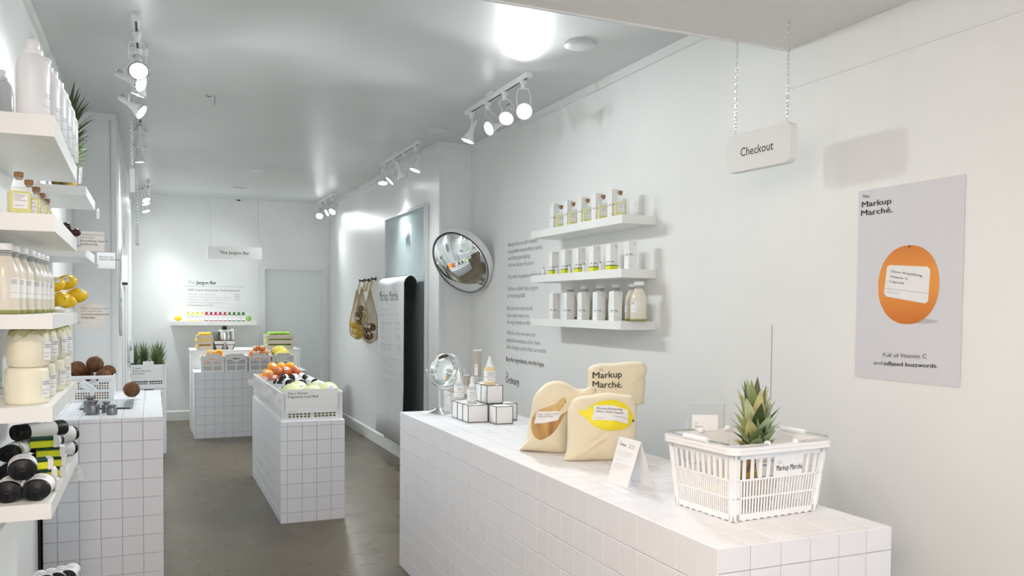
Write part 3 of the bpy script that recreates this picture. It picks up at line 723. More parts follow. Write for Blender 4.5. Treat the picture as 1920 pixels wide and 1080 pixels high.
# ---- bottles
def milk_bottle(label, x, y, z, group, sc_=1, faces=0):
    k = 'milk'
    if k not in FR:
        sq = lambda r, e: r
        prof = [(.030,0),(.041,.002),(.045,.012),(.045,.115),(.040,.142),(.029,.168),(.0235,.178)]
        body = MB().lathe(prof, 28).mesh('body', m_milk, True)
        neck = MB().lathe([(.0236,.176),(.0225,.186),(.0255,.188),(.0255,.193),(.0225,.195),(.0225,.199)], 24).mesh('neck', m_milkn, True)
        capm = MB().lathe([(.027,.196),(.028,.198),(.028,.214),(.026,.217),(.012,.218)], 28).mesh('cap', m_plasw, True)
        base = MB().lathe([(.037,-.0002),(.043,.0015),(.0458,.010),(.0458,.013)], 28, cap=False).mesh('glass_base', m_linerg, True)
        lb = MB(); vs = []; n = 6
        for j in range(2):
            for i in range(n+1): a = -.42+.84*i/n; vs.append((.0457*math.cos(a), .0457*math.sin(a), .05+.062*j))
        lb.add(vs, [(i,i+1,n+2+i,n+1+i) for i in range(n)])
        pr = MB()
        for zz, w_ in ((.104,.5),(.099,.42),(.094,.46),(.066,.84)):
            vs = []
            for j in range(2):
                for i in range(5): a = -.36+w_*i/4 if w_ < .8 else -.42+.84*i/4; vs.append((.0461*math.cos(a), .0461*math.sin(a), zz+(.0022 if w_ < .8 else .0008)*j))
            pr.add(vs, [(i,i+1,6+i,5+i) for i in range(4)])
        FR[k] = [('body',body),('neck',neck),('cap',capm),('glass_base',base)], lb.mesh('label', m_paper, 'all'), pr.mesh('label_print', m_grey)
    ps_, lb, pr = FR[k]; o = thing('milk_bottle', label, 'bottle', (x,y,z), faces, group); o.scale = (sc_,)*3
    for n_, m_ in ps_: link(n_, m_, o)
    l = link('label', lb, o); link('label_print', pr, l); return o
def oil_bottle(label, x, y, z, group, rz=0, sc_=1, wide=1):
    if 'oil' not in FR:
        b = MB().rbox(-.028,.028,-.017,.017,.003,.070,.004); b2 = MB().prism([(-.028,-.017),(.028,-.017),(.028,.017),(-.028,.017)], 0, 0)
        g = MB().rbox(-.030,.030,-.019,.019,0,.082,.006); g.lathe([(.016,.080),(.011,.088),(.0095,.094),(.0095,.106),(.012,.107),(.012,.110)], 16)
        ck = MB().lathe([(.0085,.104),(.0098,.111),(.0125,.112),(.013,.124),(.0115,.126)], 14)
        lb = MB().box(-.019,.019,-.0197,-.0191,.018,.062).box(.0301,.0306,-.012,.012,.018,.062)
        pr = MB()
        for i, zz in enumerate((.056,.051,.046,.041,.026)): pr.box(-.015,.015-.006*(i%3),-.0200,-.0197,zz,zz+.0016); pr.box(.0306,.0308,-.009,.009-.003*(i%3),zz,zz+.0016)
        FR['oil'] = [('oil',b.mesh('oil',m_oil,True)),('glass_body',g.mesh('glass_body',m_glass,True)),('cork',ck.mesh('cork',m_cork,True))], lb.mesh('label',m_paper), pr.mesh('label_print',m_grey)
    ps_, lb, pr = FR['oil']; o = thing('oil_bottle', label, 'bottle', (x,y,z), rz, group); o.scale = (sc_*wide, sc_*wide, sc_)
    for n_, m_ in ps_: link(n_, m_, o)
    l = link('label', lb, o); link('label_print', pr, l); return o
def carton(label, x, y, z, W_, D_, H_, group, rz=0, band=None, rulez=.35, name='carton'):
    k = ('carton', W_, D_, H_, band is not None)
    if k not in FR:
        a, b = W_/2, D_/2; bx = MB().rbox(-a,a,-b,b,0,H_,.0008).mesh('box', m_paper)
        pr = MB(); e = .0004
        def ln(z0, z1, x0, x1): pr.box(x0,x1,-b-e,-b-e/2,z0,z1); pr.box(-a-e,-a-e/2,-b+(x0+a)*D_/W_,-b+(x1+a)*D_/W_,z0,z1)
        ln(H_*rulez, H_*rulez+.0012, -a, a)
        gp = MB()
        for i, zz in enumerate((.97,.95,.93,.90,.88,.86)): gp.box(.1*a,.8*a-.1*a*(i%3),-b-e,-b-e/2,H_*zz-.001,H_*zz+.0002)
        for i, zz in enumerate((.15,.12)): gp.box(-.8*a,-.1*a,-b-e,-b-e/2,H_*zz,H_*zz+.001); gp.box(-a-e,-a-e/2,-.7*b,.2*b,H_*zz,H_*zz+.001)
        bl = MB(); bl.box(-.85*a,-.05*a,-b-e,-b-e/2,H_*(rulez+.035),H_*(rulez+.035)+.0035); bl.box(-a-e,-a-e/2,-.7*b,.3*b,H_*(rulez+.035),H_*(rulez+.035)+.0035)
        bd = None
        if band: bd = (MB().box(-a-e,a+e,-b-e,b+e,0.0005,band).mesh('yellow_band', m_yband), MB().box(-a-2*e,a+2*e,-b-2*e,b+2*e,band,band+.004).mesh('black_stripe', m_black))
        FR[k] = (bx, pr.mesh('rule', m_grey), gp.mesh('small_print', m_lgrey), bl.mesh('name_print', m_black), bd)
    bx, p1, p2, p3, bd = FR[k]; o = thing(name, label, 'box', (x,y,z), rz, group)
    q = link('box', bx, o); link('rule', p1, q); link('small_print', p2, q); link('name_print', p3, q)
    if bd: link('yellow_band', bd[0], o); link('black_stripe', bd[1], o)
    return o
# ------------------------------------------------------------ right wall shelves: goods
XS = XW-SD
zt, zm, zb = RZ
# top shelf: carton and corked oil bottle side by side, five pairs (pixels of their left edges)
for k, (cx_, bx_) in enumerate(((1038,1053),(1064,1076),(1090,1103),(1117,1132),(1147,1164))):
    cp = P(cx_, 410, X=XS+.06); nme = ORD[4-k]
    carton(f'tall white carton on the top right shelf, {nme} of five', XS+.07, P(cx_+2,410,X=XS+.07).y, zt, .046, .05, .165, 'cartons on the top right shelf', rz=.0, rulez=.42)
    p = P(bx_, 410, X=XS+.05); oil_bottle(f'corked yellow oil bottle on the top right shelf, {nme} of five', XS+.045, p.y, zt, 'oil bottles on the top right shelf', rz=-.35, sc_=1.12, wide=.9)
for k, px in enumerate((1040,1064,1089,1117,1149)):
    p = P(px-2, 500, X=XS+.06)
    carton(f'white carton with yellow and black band, {ORD[4-k]} of five', XS+.06, p.y, zm, .050, .052, .15, 'banded cartons on the middle shelf', band=.026, rulez=.28, name='banded_carton')
    tb = thing('squeeze_tube', f'small white tube beside a banded carton, {ORD[4-k]} of five', 'tube', (XS+.035, p.y+.10 if k == 0 else p.y+.085, zm), 0, 'small tubes on the middle shelf')
    part('tube', MB().lathe([(.009,0),(.011,.002),(.011,.02),(.009,.04),(.002,.048)], 12, sy=.6), m_plasw, tb, True); part('cap', MB().lathe([(.004,.046),(.004,.052)], 8), m_black, tb, True)
carton('plain white carton with a thin grey rule, nearest on the middle shelf', XS+.085, P(1182,500,X=XS+.085).y, zm, .052, .052, .155, None, rulez=.48, name='plain_carton')
for k, px in enumerate((1045,1071,1099,1128,1159)):
    nme = ORD[4-k]; p = P(px-4, 600, X=XS+.05)
    carton(f'white carton before a milk bottle, {nme} of five on the bottom shelf', XS+.045, p.y, zb, .054, .056, .165, 'cartons on the bottom right shelf', rulez=.30, name='milk_carton')
    milk_bottle(f'almond milk bottle behind a carton, {nme} of five, bottom right shelf', XS+.165, p.y+.012, zb, 'milk bottles on the bottom right shelf', .98, faces=PI)
milk_bottle('almond milk bottle standing clear at the near end of the bottom right shelf', XS+.10, P(1197,600,X=XS+.10).y, zb, None, 1, faces=-2.75)
# ------------------------------------------------------------ left wall shelves
YN_ = 2.98; LSH = []
for k, (tp, bt, xf, yf) in enumerate((((101,217),(103.5,256.5),-.301,4.06),((102.3,402),(102.2,434.4),-.303,4.03),((98,590),(97.8,617),-.300,4.0),((98,762),(97.2,790.7),-.300,3.95),((95.8,943),(95.8,972.6),-.306,4.04),((95,1255),(95,1283),-.306,4.04))):
    a = P(*tp, Y=YN_); b = P(*bt, Y=YN_); LSH.append(a.z)
    o = thing('wall_shelf', f'white shelf on the near left wall, {["topmost","second from top","third from top","fourth from top","fifth from top","lowest"][k]}', 'shelf', (XL+.0006, YN_, b.z), 0, 'white shelves on the near left wall')
    x0, x1 = 0, a.x-XL; h = a.z-b.z
    part('board', MB().prism([(x0,0),(x1,0),(xf-XL,yf-YN_),(x0,yf-YN_)], 0, h), m_shelf, o)
    part('edge_band', MB().box(0,x1,-.0012,0,.0,h), m_shelf, o)
Z1, Z2, Z3, Z4, Z5, Z6 = LSH
B2 = []
for k, (tpz, bpx) in enumerate((((161.6,349),(160.6,366)),((160,470),(160,482)))):
    b = P(*bpx, Y=4.74); z1 = b.z+.048; B2.append(z1)
    o = thing('wall_shelf', f'white shelf on the left wall beyond the near ones, {["upper, under the pineapples","lower, behind the second near shelf"][k]}', 'shelf', (XL+.0006, 4.76, b.z), 0, 'white shelves over the side counter')
    part('board', MB().rbox(0,b.x-XL,0,.70,0,z1-b.z,.0012), m_shelf, o); part('wall_plate', MB().box(.0002,.004,.01,.69,.004,.044), m_alu, o)
# cards on the shelf ends
p = P(146,470,Y=4.08)
sc1 = abs(P(196,470,Y=4.08).x-p.x); h1 = P(146,433,Y=4.08).z-p.z
card('white card reading Nothing new in the bottle, on the second near left shelf', p, sc1, h1, (1,0,0), ZU, [('Nothing new in',.010,.018,.009,m_grey,-.004,.090),('the bottle.',.010,.031,.009,m_grey,-.004,.058),('Everything new in',.010,.046,.0095,m_black,0,.108),('positioning.',.010,.060,.0095,m_black,0,.068)], clip=(-.02,-.07,0))
p = P(147,614,Y=4.06); h1 = P(147,570,Y=4.06).z-p.z
card('white card reading Now features new and improved, on the third near left shelf', p, sc1, h1, (1,0,0), ZU, [('Now features new',.011,.022,.009,m_grey,-.004,.108),('and improved',.011,.034,.009,m_grey,-.004,.082),('sounds-expensive',.011,.048,.0095,m_black,0,.110),('language.',.011,.062,.0095,m_black,0,.058)], rule=.105, clip=(-.02,-.08,.02))
p = P(182,503,Y=5.5); h1 = P(182,473,Y=5.5).z-p.z
card('white card reading And now even richer in adjectives, on the lower far left shelf', p, P(216,500,Y=5.5).x-p.x, h1, (1,0,0), ZU, [('And now even',.012,.030,.010,m_black,0,.075),('richer in adjectives.',.012,.045,.010,m_black,0,.112)], rule=.085, clip=(-.02,-.05,.015))
def tag(label, p, W_, H_, xd, up, lines=()): return card(label, p, W_, H_, xd, up, lines or [('Now new',W_*.15,H_*.3,H_*.08,m_grey,0,W_*.5),('and fresh',W_*.15,H_*.45,H_*.08,m_grey,0,W_*.6)], rule=H_*.75, cat='tag', name='shelf_tag')
tag('small white tag at the far end of the topmost near left shelf', P(147,345,Y=4.09), .04, .07, (.4,-1,0), (0.05,0,1))
tag('small white tag hanging from the end of the upper far left shelf', P(181,411,Y=5.48), .05, .06, (.35,-1,0), (.0,0,1))
tag('white tag hanging tilted from the fifth near left shelf', P(138.5,905,Y=4.07), .045, .085, (1,0,.35), (-.35,0,1))
# topmost shelf: white refill bottles, frosted ones beside them
def refill(label, p, sc_=1, m=m_white_b, rz=.5, grp='white refill bottles on the topmost left shelf'):
    o = thing('refill_bottle', label, 'bottle', p, rz, grp); o.scale = (sc_,)*3
    k = ('refill', m.name)
    if k not in FR:
        b = MB(); vs = []; 
        prof = [(.046,.0),(.049,.004),(.049,.155),(.046,.180),(.034,.200),(.029,.204)]
        b.lathe(prof, 28, sx=1, sy=.86)
        n = MB().lathe([(.0285,.203),(.0285,.218),(.020,.221)], 24); c = MB().lathe([(.0195,.219),(.0205,.221),(.0205,.246),(.018,.250),(.01,.251)], 24)
        l = MB()
        for z0, z1, a0, a1 in ((.078,.080,-1.1,.2),(.070,.072,-1.1,.05),(.04,.041,-1.3,.4)):
            v = []
            for j in range(2):
                for i in range(7): a = a0+(a1-a0)*i/6; v.append((.0496*math.cos(a), .0496*.86*math.sin(a), z0 if j == 0 else z1))
            l.add(v, [(i,i+1,8+i,7+i) for i in range(6)])
        FR[k] = b.mesh('body', m, True), n.mesh('neck', m, True), c.mesh('cap', m_plasw, True), l.mesh('label_print', m_grey)
    for n_, me in zip(('body','neck','cap','label_print'), FR[k]): link(n_, me, o)
    return o
for k, (px, y_, s_) in enumerate(((63,3.07,1.0),(84,3.27,1.0),(98,3.42,.98),(109,3.58,.98),(118,3.74,.97),(124,3.9,.95))):
    q = P(px, 300, Y=y_); refill(f'white refill bottle on the topmost near left shelf, {ORD[k]} of its row', (q.x,y_,Z1), s_)
for k, (x_, y_) in enumerate(((-.495,3.10),(-.478,3.28))):
    refill(f'frosted grey bottle at the wall side of the topmost near left shelf, {ORD[k]}', (x_+.01,y_,Z1), .78, mat('frosted grey plastic', (.62,.63,.64), .25), .5, 'frosted bottles on the topmost left shelf')
for k, (px, y_) in enumerate(((36,3.06),(55,3.24),(68,3.42),(78,3.60),(87,3.78))):
    q = P(px, 400, Y=y_); oil_bottle(f'corked yellow oil bottle on the second near left shelf, {ORD[k]}', q.x, y_, Z2, 'oil bottles on the second left shelf', rz=.3, sc_=1.08)
for k, (px, y_) in enumerate(((6,3.06),(19,3.16),(35,3.28),(50,3.41),(60,3.53),(68,3.64),(77,3.76))):
    q = P(px, 500, Y=y_); milk_bottle(f'milky bottle on the third near left shelf, {ORD[k]}', q.x-.0, y_, Z3, 'milk bottles on the third left shelf', 1.03, faces=-.62)
tr = solid('fruit_tray', MB().rbox(-.075,.05,-.10,.10,0,.012,.002), m_plasw, 'shallow white tray under the lemons on the third near left shelf', 'tray', (-.375,3.90,Z3))
LP = relax([P(px, py, Y=y_) for px, py, y_ in ((107,535,3.88),(125,539,3.93),(114,560,3.84),(133,552,3.95),(141,556,4.0),(102,562,3.96),(131,567,3.93))], .036, Z3+.0125)
for k, q in enumerate(LP): put_fruit('lemon', q, (R.uniform(-.3,.3),R.uniform(-.3,.3),(.6,.2,-1.2,.9,.3,1.5,.2)[k]), 'deep yellow lemon with a white label, heaped on the tray on the left shelf', 'lemons on the third left shelf', r=.031)
for k, (dx, dy, dz) in enumerate(((0,0,0),(.03,.02,0),(-.03,.01,0),(.012,.012,.026),(-.018,.03,.026),(0.05,-.01,0))):
    put_fruit('plum', (-.345+dx,3.93+dy,Z2+.018+dz), (0,0,R.random()*3), 'dark red plum heaped at the far end of the second near left shelf', 'plums on the left shelf', False)
# fourth shelf: peeled young coconuts
def young(label, x, y, z, r, top, rz):
    o = thing('young_coconut', label, 'coconut', (x,y,z), rz, 'peeled young coconuts on the fourth left shelf')
    b = MB(); H_ = .118; seg = 28
    prof = [(r*.90,0),(r*.97,.006),(r*1.0,.03),(r*1.0,.075),(r*.95,.10),(r*.84,H_-.004),(r*.70,H_)] if top else [(r*.93,0),(r*1.0,.008),(r*1.01,.06),(r*.97,.105),(r*.9,H_-.002),(r*.8,H_)]
    vs = []
    for rr, z_ in prof:
        for i in range(seg):
            a = 2*PI*i/seg; q = rr*(1+.02*math.sin(7*a+rz)+.012*math.sin(3*a)); vs.append((q*math.cos(a), q*math.sin(a), z_))
    fs = [(j*seg+i, j*seg+(i+1)%seg, (j+1)*seg+(i+1)%seg, (j+1)*seg+i) for j in range(len(prof)-1) for i in range(seg)]+[tuple(range(seg-1,-1,-1)), tuple((len(prof)-1)*seg+i for i in range(seg))]
    b.add(vs, fs); part('flesh', b, m_young, o, 'all')
    if top: 
        c = MB(); vs = []; pr = [(r*.93,.096),(r*.88,.112),(r*.74,.123),(r*.3,.126),(.002,.122)]
        for rr, z_ in pr:
            for i in range(seg): a = 2*PI*i/seg; q = rr*(1.015+.03*math.sin(11*a)); vs.append((q*math.cos(a), q*math.sin(a), z_+.004*math.sin(9*a)))
        c.add(vs, [(j*seg+i, j*seg+(i+1)%seg, (j+1)*seg+(i+1)%seg, (j+1)*seg+i) for j in range(len(pr)-1) for i in range(seg)]); part('husk_tip', c, m_youngt, o, 'all')
    l = MB(); pr = MB(); n = 6
    for (mb, z0, z1, a0, a1, k) in ((l,.022,.082,-.75-rz,.1-rz,1.035),(pr,.070,.073,-.68-rz,-.15-rz,1.045),(pr,.063,.066,-.68-rz,-.2-rz,1.045),(pr,.045,.046,-.75-rz,.1-rz,1.045),(pr,.033,.035,-.68-rz,-.4-rz,1.045)):
        v = [(r*k*math.cos(a0+(a1-a0)*i/n), r*k*math.sin(a0+(a1-a0)*i/n), zz) for zz in (z0,z1) for i in range(n+1)]; mb.add(v, [(i,i+1,n+2+i,n+1+i) for i in range(n)])
    lo = part('label', l, m_paper, o, 'all'); part('label_print', pr, m_grey, lo)
for k, (y_, px) in enumerate(((3.10,50),(3.33,70),(3.55,90),(3.76,102))):
    q = P(px, 750, Y=y_)
    young(f'peeled cream young coconut, {ORD[k]} of the lower row, left shelf', q.x, y_, Z4, .064 if k == 0 else .058, False, k*1.3)
    young(f'peeled young coconut with husk tip, {ORD[k]} of the upper row, left shelf', q.x+.006, y_+.01, Z4+.119, .062 if k == 0 else .057, True, k*.9+.4)
# fifth shelf: black bag rolls and sponges
def roll(label, c, d, L=.20, r=.041, grp='black bag rolls on the left shelves'):
    d = Vector(d).normalized(); o = thing('bag_roll', label, 'roll', c); o.rotation_euler = d.to_track_quat('Y','Z').to_euler()
    b = MB(); T = Matrix.Rotation(-PI/2,4,'X'); prof = [(.004,-L/2+.006),(r*.3,-L/2+.002),(r*.34,-L/2+.006),(r*.62,-L/2+.001),(r*.66,-L/2+.005),(r*.9,-L/2),(r,-L/2+.006),(r*1.01,0),(r,L/2-.006),(r*.9,L/2),(.004,L/2)]
    b.lathe(prof, 28, T=T, sy=.82); part('roll', b, m_bin, o, 'all')
    w_ = MB().lathe([(r*1.02,-.05),(r*1.025,-.049),(r*1.025,.049),(r*1.02,.05)], 28, T=T, cap=False, sy=.83); q = part('paper_band', w_, m_paper, o, 'all')
    pr = MB()
    for yy in (-.02,-.01,.012):
        v = [(r*1.035*math.cos(a), yy+e, r*.84*1.035*math.sin(a)) for e in (0,.003) for a in [1.0+.8*i/5 for i in range(6)]]; pr.add(v, [(i,i+1,7+i,6+i) for i in range(5)])
    part('band_print', pr, m_grey, q); return o
ro = [((13,917),3.02,(0,1,0),'at the left of the front three'),((67,913),3.02,(.02,1,.0),'at the right of the front three'),((42,876),3.04,(-.12,1,.0),'resting on the front two')]
for (px, py), y_, d, s in ro:
    q = P(px, py, Y=y_); dd = Vector(d).normalized(); q = q+dd*.07
    q.z = Z5+.034*2+.031 if 'resting' in s else Z5+.034
    roll(f'black bag roll with white band, {s}, fifth left shelf', q, d, .14)
roll('black bag roll at the back left of the fifth left shelf pile', (-.468,3.50,Z5+.094), (.15,1,0), .18, .036)
roll('black bag roll behind the resting roll, under the topmost one', (-.39,3.66,Z5+.094), (.5,1,0), .15, .036)
roll('low black bag roll at the back left under the others', (-.468,3.48,Z5+.031), (.15,1,0), .18, .036)
roll('low black bag roll at the back, behind the sponge stacks', (-.39,3.68,Z5+.031), (.4,1,0), .16, .036)
roll('topmost black bag roll of the pile on the fifth left shelf', (P(73,818,Y=3.56).x,3.58,Z5+.154), (.85,.62,0), .19, .036)
roll('rightmost black bag roll of the pile, its end facing right', (P(112,842,Y=3.86).x,3.86,Z5+.094), (.9,.6,0), .13, .036)
roll('black bag roll lying low under the rightmost one', (P(110,872,Y=3.88).x,3.88,Z5+.031), (.9,.6,0), .13, .036)
def sponge(label, c, rz, ):
    o = thing('sponge', label, 'sponge', c, rz, 'yellow sponges on the left shelf')
    part('foam', MB().rbox(-.045,.045,-.032,.032,0,.026,.004), m_spy, o); part('scourer', MB().rbox(-.0455,.0455,-.0325,.0325,.0262,.034,.002), m_spg, o)
    q = part('paper_sleeve', MB().box(.030,.0475,-.0345,-.033,-.0002,.0355).box(.030,.0475,.033,.0345,-.0002,.0355).box(.030,.0475,-.0345,.0345,.0344,.0356).box(.0462,.0475,-.0345,.0345,-.0002,.0355), m_paper, o)
    pr = MB()
    for i in range(4): pr.box(.0476,.0478,-.02,.018-.006*(i%2),.008+.006*i,.0095+.006*i)
    part('sleeve_print', pr, m_grey, q)
for k, dx in enumerate((.004,-.004,-.016)):
    sponge(f'yellow and green sponge in the front stack, left shelf, {["lowest","middle","topmost"][k]}', (-.352+dx,3.205,Z5+.0005+.0360*k), .18+.03*k)
for k, dx in enumerate((.0,.005,.0,-.02)):
    sponge(f'yellow and green sponge in the back stack, left shelf, {["lowest","second from bottom","second from top","topmost"][k]}', (-.352+dx,3.46,Z5+.0005+.0360*k), .12)
for k, (px, y_) in enumerate(((72,3.86),(92,3.88),(112,3.90),(131,3.92))):
    q = P(px, 1075, Y=y_); roll(f'black bag roll barely seen at the bottom edge of the picture, {ORL[k]}', (q.x,y_,Z6+.034), (.1,1,0), .13, .032)

# ------------------------------------------------------------ side counter: coconuts, scale, weights
q = P(172, 755, Z=LCH); CCX, CCY = P(172,755,Z=LCH).x, P(172,755,Z=LCH).y+.16
wd = abs(P(213,753,Z=LCH).x-P(131,757,Z=LCH).x)
CR_N = crate_obj('n', wd, .27, P(172,705,Y=CCY-.16).z-LCH)
crate(CR_N, 'white perforated crate of brown coconuts on the side counter', CCX, CCY, LCH, 0, None, m_linero, .10)
CP = relax([P(147,692,Y=CCY-.04), P(180,690,Y=CCY-.045), P(203,698,Y=CCY+.04), P(160,702,Y=CCY+.04), P(190,706,Y=CCY-.07)], .050, LCH+.10)
for k, q in enumerate(CP): put_fruit('coconut', q, (R.random(),R.random(),R.random()*6), f'brown coconut heaped in the side counter crate, {["leftmost on top","middle on top","rightmost at the back","back left","low at the front right"][k]}', 'coconuts in the side counter crate', False, r=.050 if k < 2 else .046)
tag('white tag hanging tilted on the coconut crate', P(147,722,Y=CCY-.155), .10, .045, (.75,0,-.62), (.62,0,.75), [('Coconut husk',.03,.02,.007,m_grey,0,.05)])
pl = thing('glass_scale', 'flat glass scale plate on the side counter', 'scale', (0,0,LCH))
g = [P(148,769,Z=LCH), P(249,766.7,Z=LCH), P(252,752,Z=LCH), P(160,754,Z=LCH)]
part('glass_plate', MB().prism([(v.x,v.y) for v in g], .008, .013), mat('tinted glass plate', (.62,.70,.72), .08, 0, .35, 1.3), pl)
ft = MB(); [ft.lathe([(.01,0),(.01,.008)], 12, T=Matrix.Translation((v.x*.96+g[0].x*.02+g[1].x*.02, v.y, 0))) for v in g]
for v in g: 
    f = MB().lathe([(.008,0),(.008,.008)], 12, T=Matrix.Translation((v.x*.9+(g[0].x+g[1].x)*.05, v.y*.9+(g[0].y+g[2].y)*.05, 0))); part('foot', f, m_steel, pl, True)
q = P(247, 746, Z=LCH+.013); c = P(247,733,Y=q.y)
rg = solid('ring_stand', MB().tube([(.022*math.cos(2*PI*i/20), .022*math.sin(2*PI*i/20), .004) for i in range(20)], .003, 6, closed=True), m_acr, 'small clear ring holding a lone coconut', 'stand', (q.x, q.y, LCH+.0135), smooth=True)
put_fruit('coconut', (q.x, q.y, LCH+.014+.05), (.2,.1,1), 'lone brown coconut on the glass scale', None, False, r=.048)
for k, (px, py, r_, h_) in enumerate(((173,778.5,.034,.075),(169,773,.034,.083),(199,774.5,.024,.060),(210,778.4,.026,.052))):
    q = P(px, py, Z=LCH); h = h_
    o = thing('steel_weight', f'brushed steel scale weight, {["large, front left","large, behind the front left one","small, back right","small, front right"][k]}', 'weight', (q.x, q.y+r_, LCH), 0, 'steel scale weights')
    b = h*.72; part('body', MB().lathe([(r_*.96,0),(r_,.002),(r_,b-.003),(r_*.95,b),(r_*.5,b+.001)], 28), m_steel, o, True)
    part('knob', MB().lathe([(r_*.5,b),(r_*.48,h*.82),(r_*.75,h*.86),(r_*.84,h*.9),(r_*.84,h*.96),(r_*.7,h),(r_*.1,h)], 24), m_steel, o, True)
# ------------------------------------------------------------ pineapples
def leaf(mb, base, out, L, w_, curl, fold=.25, n=6, tw=0):
    """pointed arching leaf: starts up along the axis and bends outwards"""
    out = Vector(out).normalized(); side = Vector((-out.y, out.x, 0)); p = Vector(base); vs = []; ang = curl[0]
    for i in range(n+1):
        t = i/n; a = curl[0]+(curl[1]-curl[0])*t**1.3
        d = out*math.sin(a)+ZU*math.cos(a); nrm = out*math.cos(a)-ZU*math.sin(a)
        ww = w_*(1-t)**.75*(.85+.6*t*(1-t)*2); s2 = side+ZU*tw*t
        vs += [p-s2*ww-nrm*0, p-nrm*ww*fold, p+s2*ww]; p = p+d*L/n
    fs = []
    for i in range(n):
        k = 3*i; fs += [(k,k+1,k+4,k+3),(k+1,k+2,k+5,k+4)]
    mb.add(vs, fs)
def pine_body(rx, h):
    mb = MB(); seg = 26; rings = 16; vs = []
    for j in range(rings+1):
        t = j/rings; r = rx*(math.sin(PI*(.12+.76*t))**.55)*(.62 if j in (0,rings) else 1); z = h*t
        for i in range(seg):
            a = 2*PI*(i+.5*(j%2))/seg; q = r*(1+.035*(1 if (i+j//2)%2 == 0 else -1)); vs.append((q*math.cos(a), q*math.sin(a), z))
    fs = [(j*seg+i, j*seg+(i+1)%seg, (j+1)*seg+(i+1)%seg, (j+1)*seg+i) for j in range(rings) for i in range(seg)]+[tuple(range(seg-1,-1,-1)), tuple(rings*seg+i for i in range(seg))]
    mb.add(vs, fs); return mb
def pineapple(label, loc, rx, h, crown, rot=(0,0,0), group=None, seed=1, parts=False, mats=(m_leaf,), wl=.016, n=46, spread=1):
    rr = random.Random(seed); o = thing('pineapple', label, 'pineapple', loc, 0, group); o.rotation_euler = rot
    part('fruit', pine_body(rx, h), m_pine, o)
    one = MB(); k = 0
    for i in range(n):
        t = i/n; a = i*2.39996+rr.uniform(-.2,.2); L = crown*(.22+.62*t)*rr.uniform(.85,1.12); z0 = h-.006+crown*.42*t
        rr0 = rx*.34*(1-t*.75); o0 = Vector((math.cos(a), math.sin(a), 0))
        c0 = (1.0-.85*t)*spread; c1 = (1.75-1.45*t)*spread*rr.uniform(.85,1.15)
        b = (o0.x*rr0, o0.y*rr0, z0); ww = wl*(.75+.5*t*(1.3-t))
        if parts and i >= 4:
            mb = MB(); leaf(mb, b, o0, L, ww, (c0,c1), .3, 7, rr.uniform(-.2,.2)); mm = rr.choice(mats)
            part('leaf', mb, mm, o, 'all')
        else: leaf(one, b, o0, L, ww, (c0,c1))
    part('crown' if not parts else 'crown_base', one, mats[0], o, 'all')
    part('core', MB().lathe([(rx*.35,h-.01),(rx*.25,h+crown*.2),(.004,h+crown*.45)], 12), m_leafd, o, True)
    return o
za = B2[0]
for k, (px, y_, hgt, mm, rt) in enumerate(((143,4.93,.43,(m_leafd,),(.0,.10,0)),(154,5.30,.36,(m_leaf,),(0,.05,0)))):
    q = P(px, 320, Y=y_); pineapple(f'pineapple with {["a tall dark crown, leaning right,","a lower green crown,","a crown hidden by the near shelf,"][k]} on the far left shelf', (q.x-.08,y_,za+.005), .048, .15, hgt*.78, rt, 'pineapples on the far left shelf', 5+k, mats=mm, n=80, wl=.021, spread=1.1)
# crates stacked at the far end of the left side, pineapples on top
SY = 9.08; cx0 = P(243,715,Y=SY).x; cx1 = P(309,715,Y=SY).x; SX = (cx0+cx1)/2+.012; hh = .225
for k in range(4): crate(CR_S, f'white crate in the stack beside the left wall, {["bottom","second from bottom","third from bottom","topmost"][k]}', SX, SY+.2, .001+k*.2262, 0, 'stacked crates by the left wall', m_liner, .06)
p = P(245,715,Y=SY-.012); h1 = P(245,684.5,Y=SY-.012).z-p.z; w1 = P(305,715,Y=SY-.012).x-p.x
card('grey card reading Tropical Flawless Glow-Up Rejuvenator on the crate stack', p, w1, h1, XR, ZU, [('Tropical',.018,.042,.016,m_black,0,.075),('Flawless Glow-Up',.018,.068,.016,m_black,0,.165),('Rejuvenator',.018,.094,.016,m_black,0,.11)], rule=h1*.8)
for k, (px, y_) in enumerate(((254,9.17),(290,9.17),(270,9.33),(299,9.36))):
    q = P(px, 690, Y=y_); pineapple(f'small pineapple with spiky green crown in the stacked crate, {["front left","front right","back left","back right"][k]}', (q.x,y_,.001+3*.2262+.065), .045, .09, .26, (0,R.uniform(-.1,.1),0), 'pineapples in the stacked crate', 20+k, n=90, wl=.011, mats=(m_leaf,), spread=1.15)
solid('folded_tag', MB().prism([(-.05,-.02),(.05,-.02),(.03,.02),(-.02,.025)], 0, .035), m_paper, 'small white folded paper among the pineapple crowns', 'tag', P(278,684,Y=9.10))
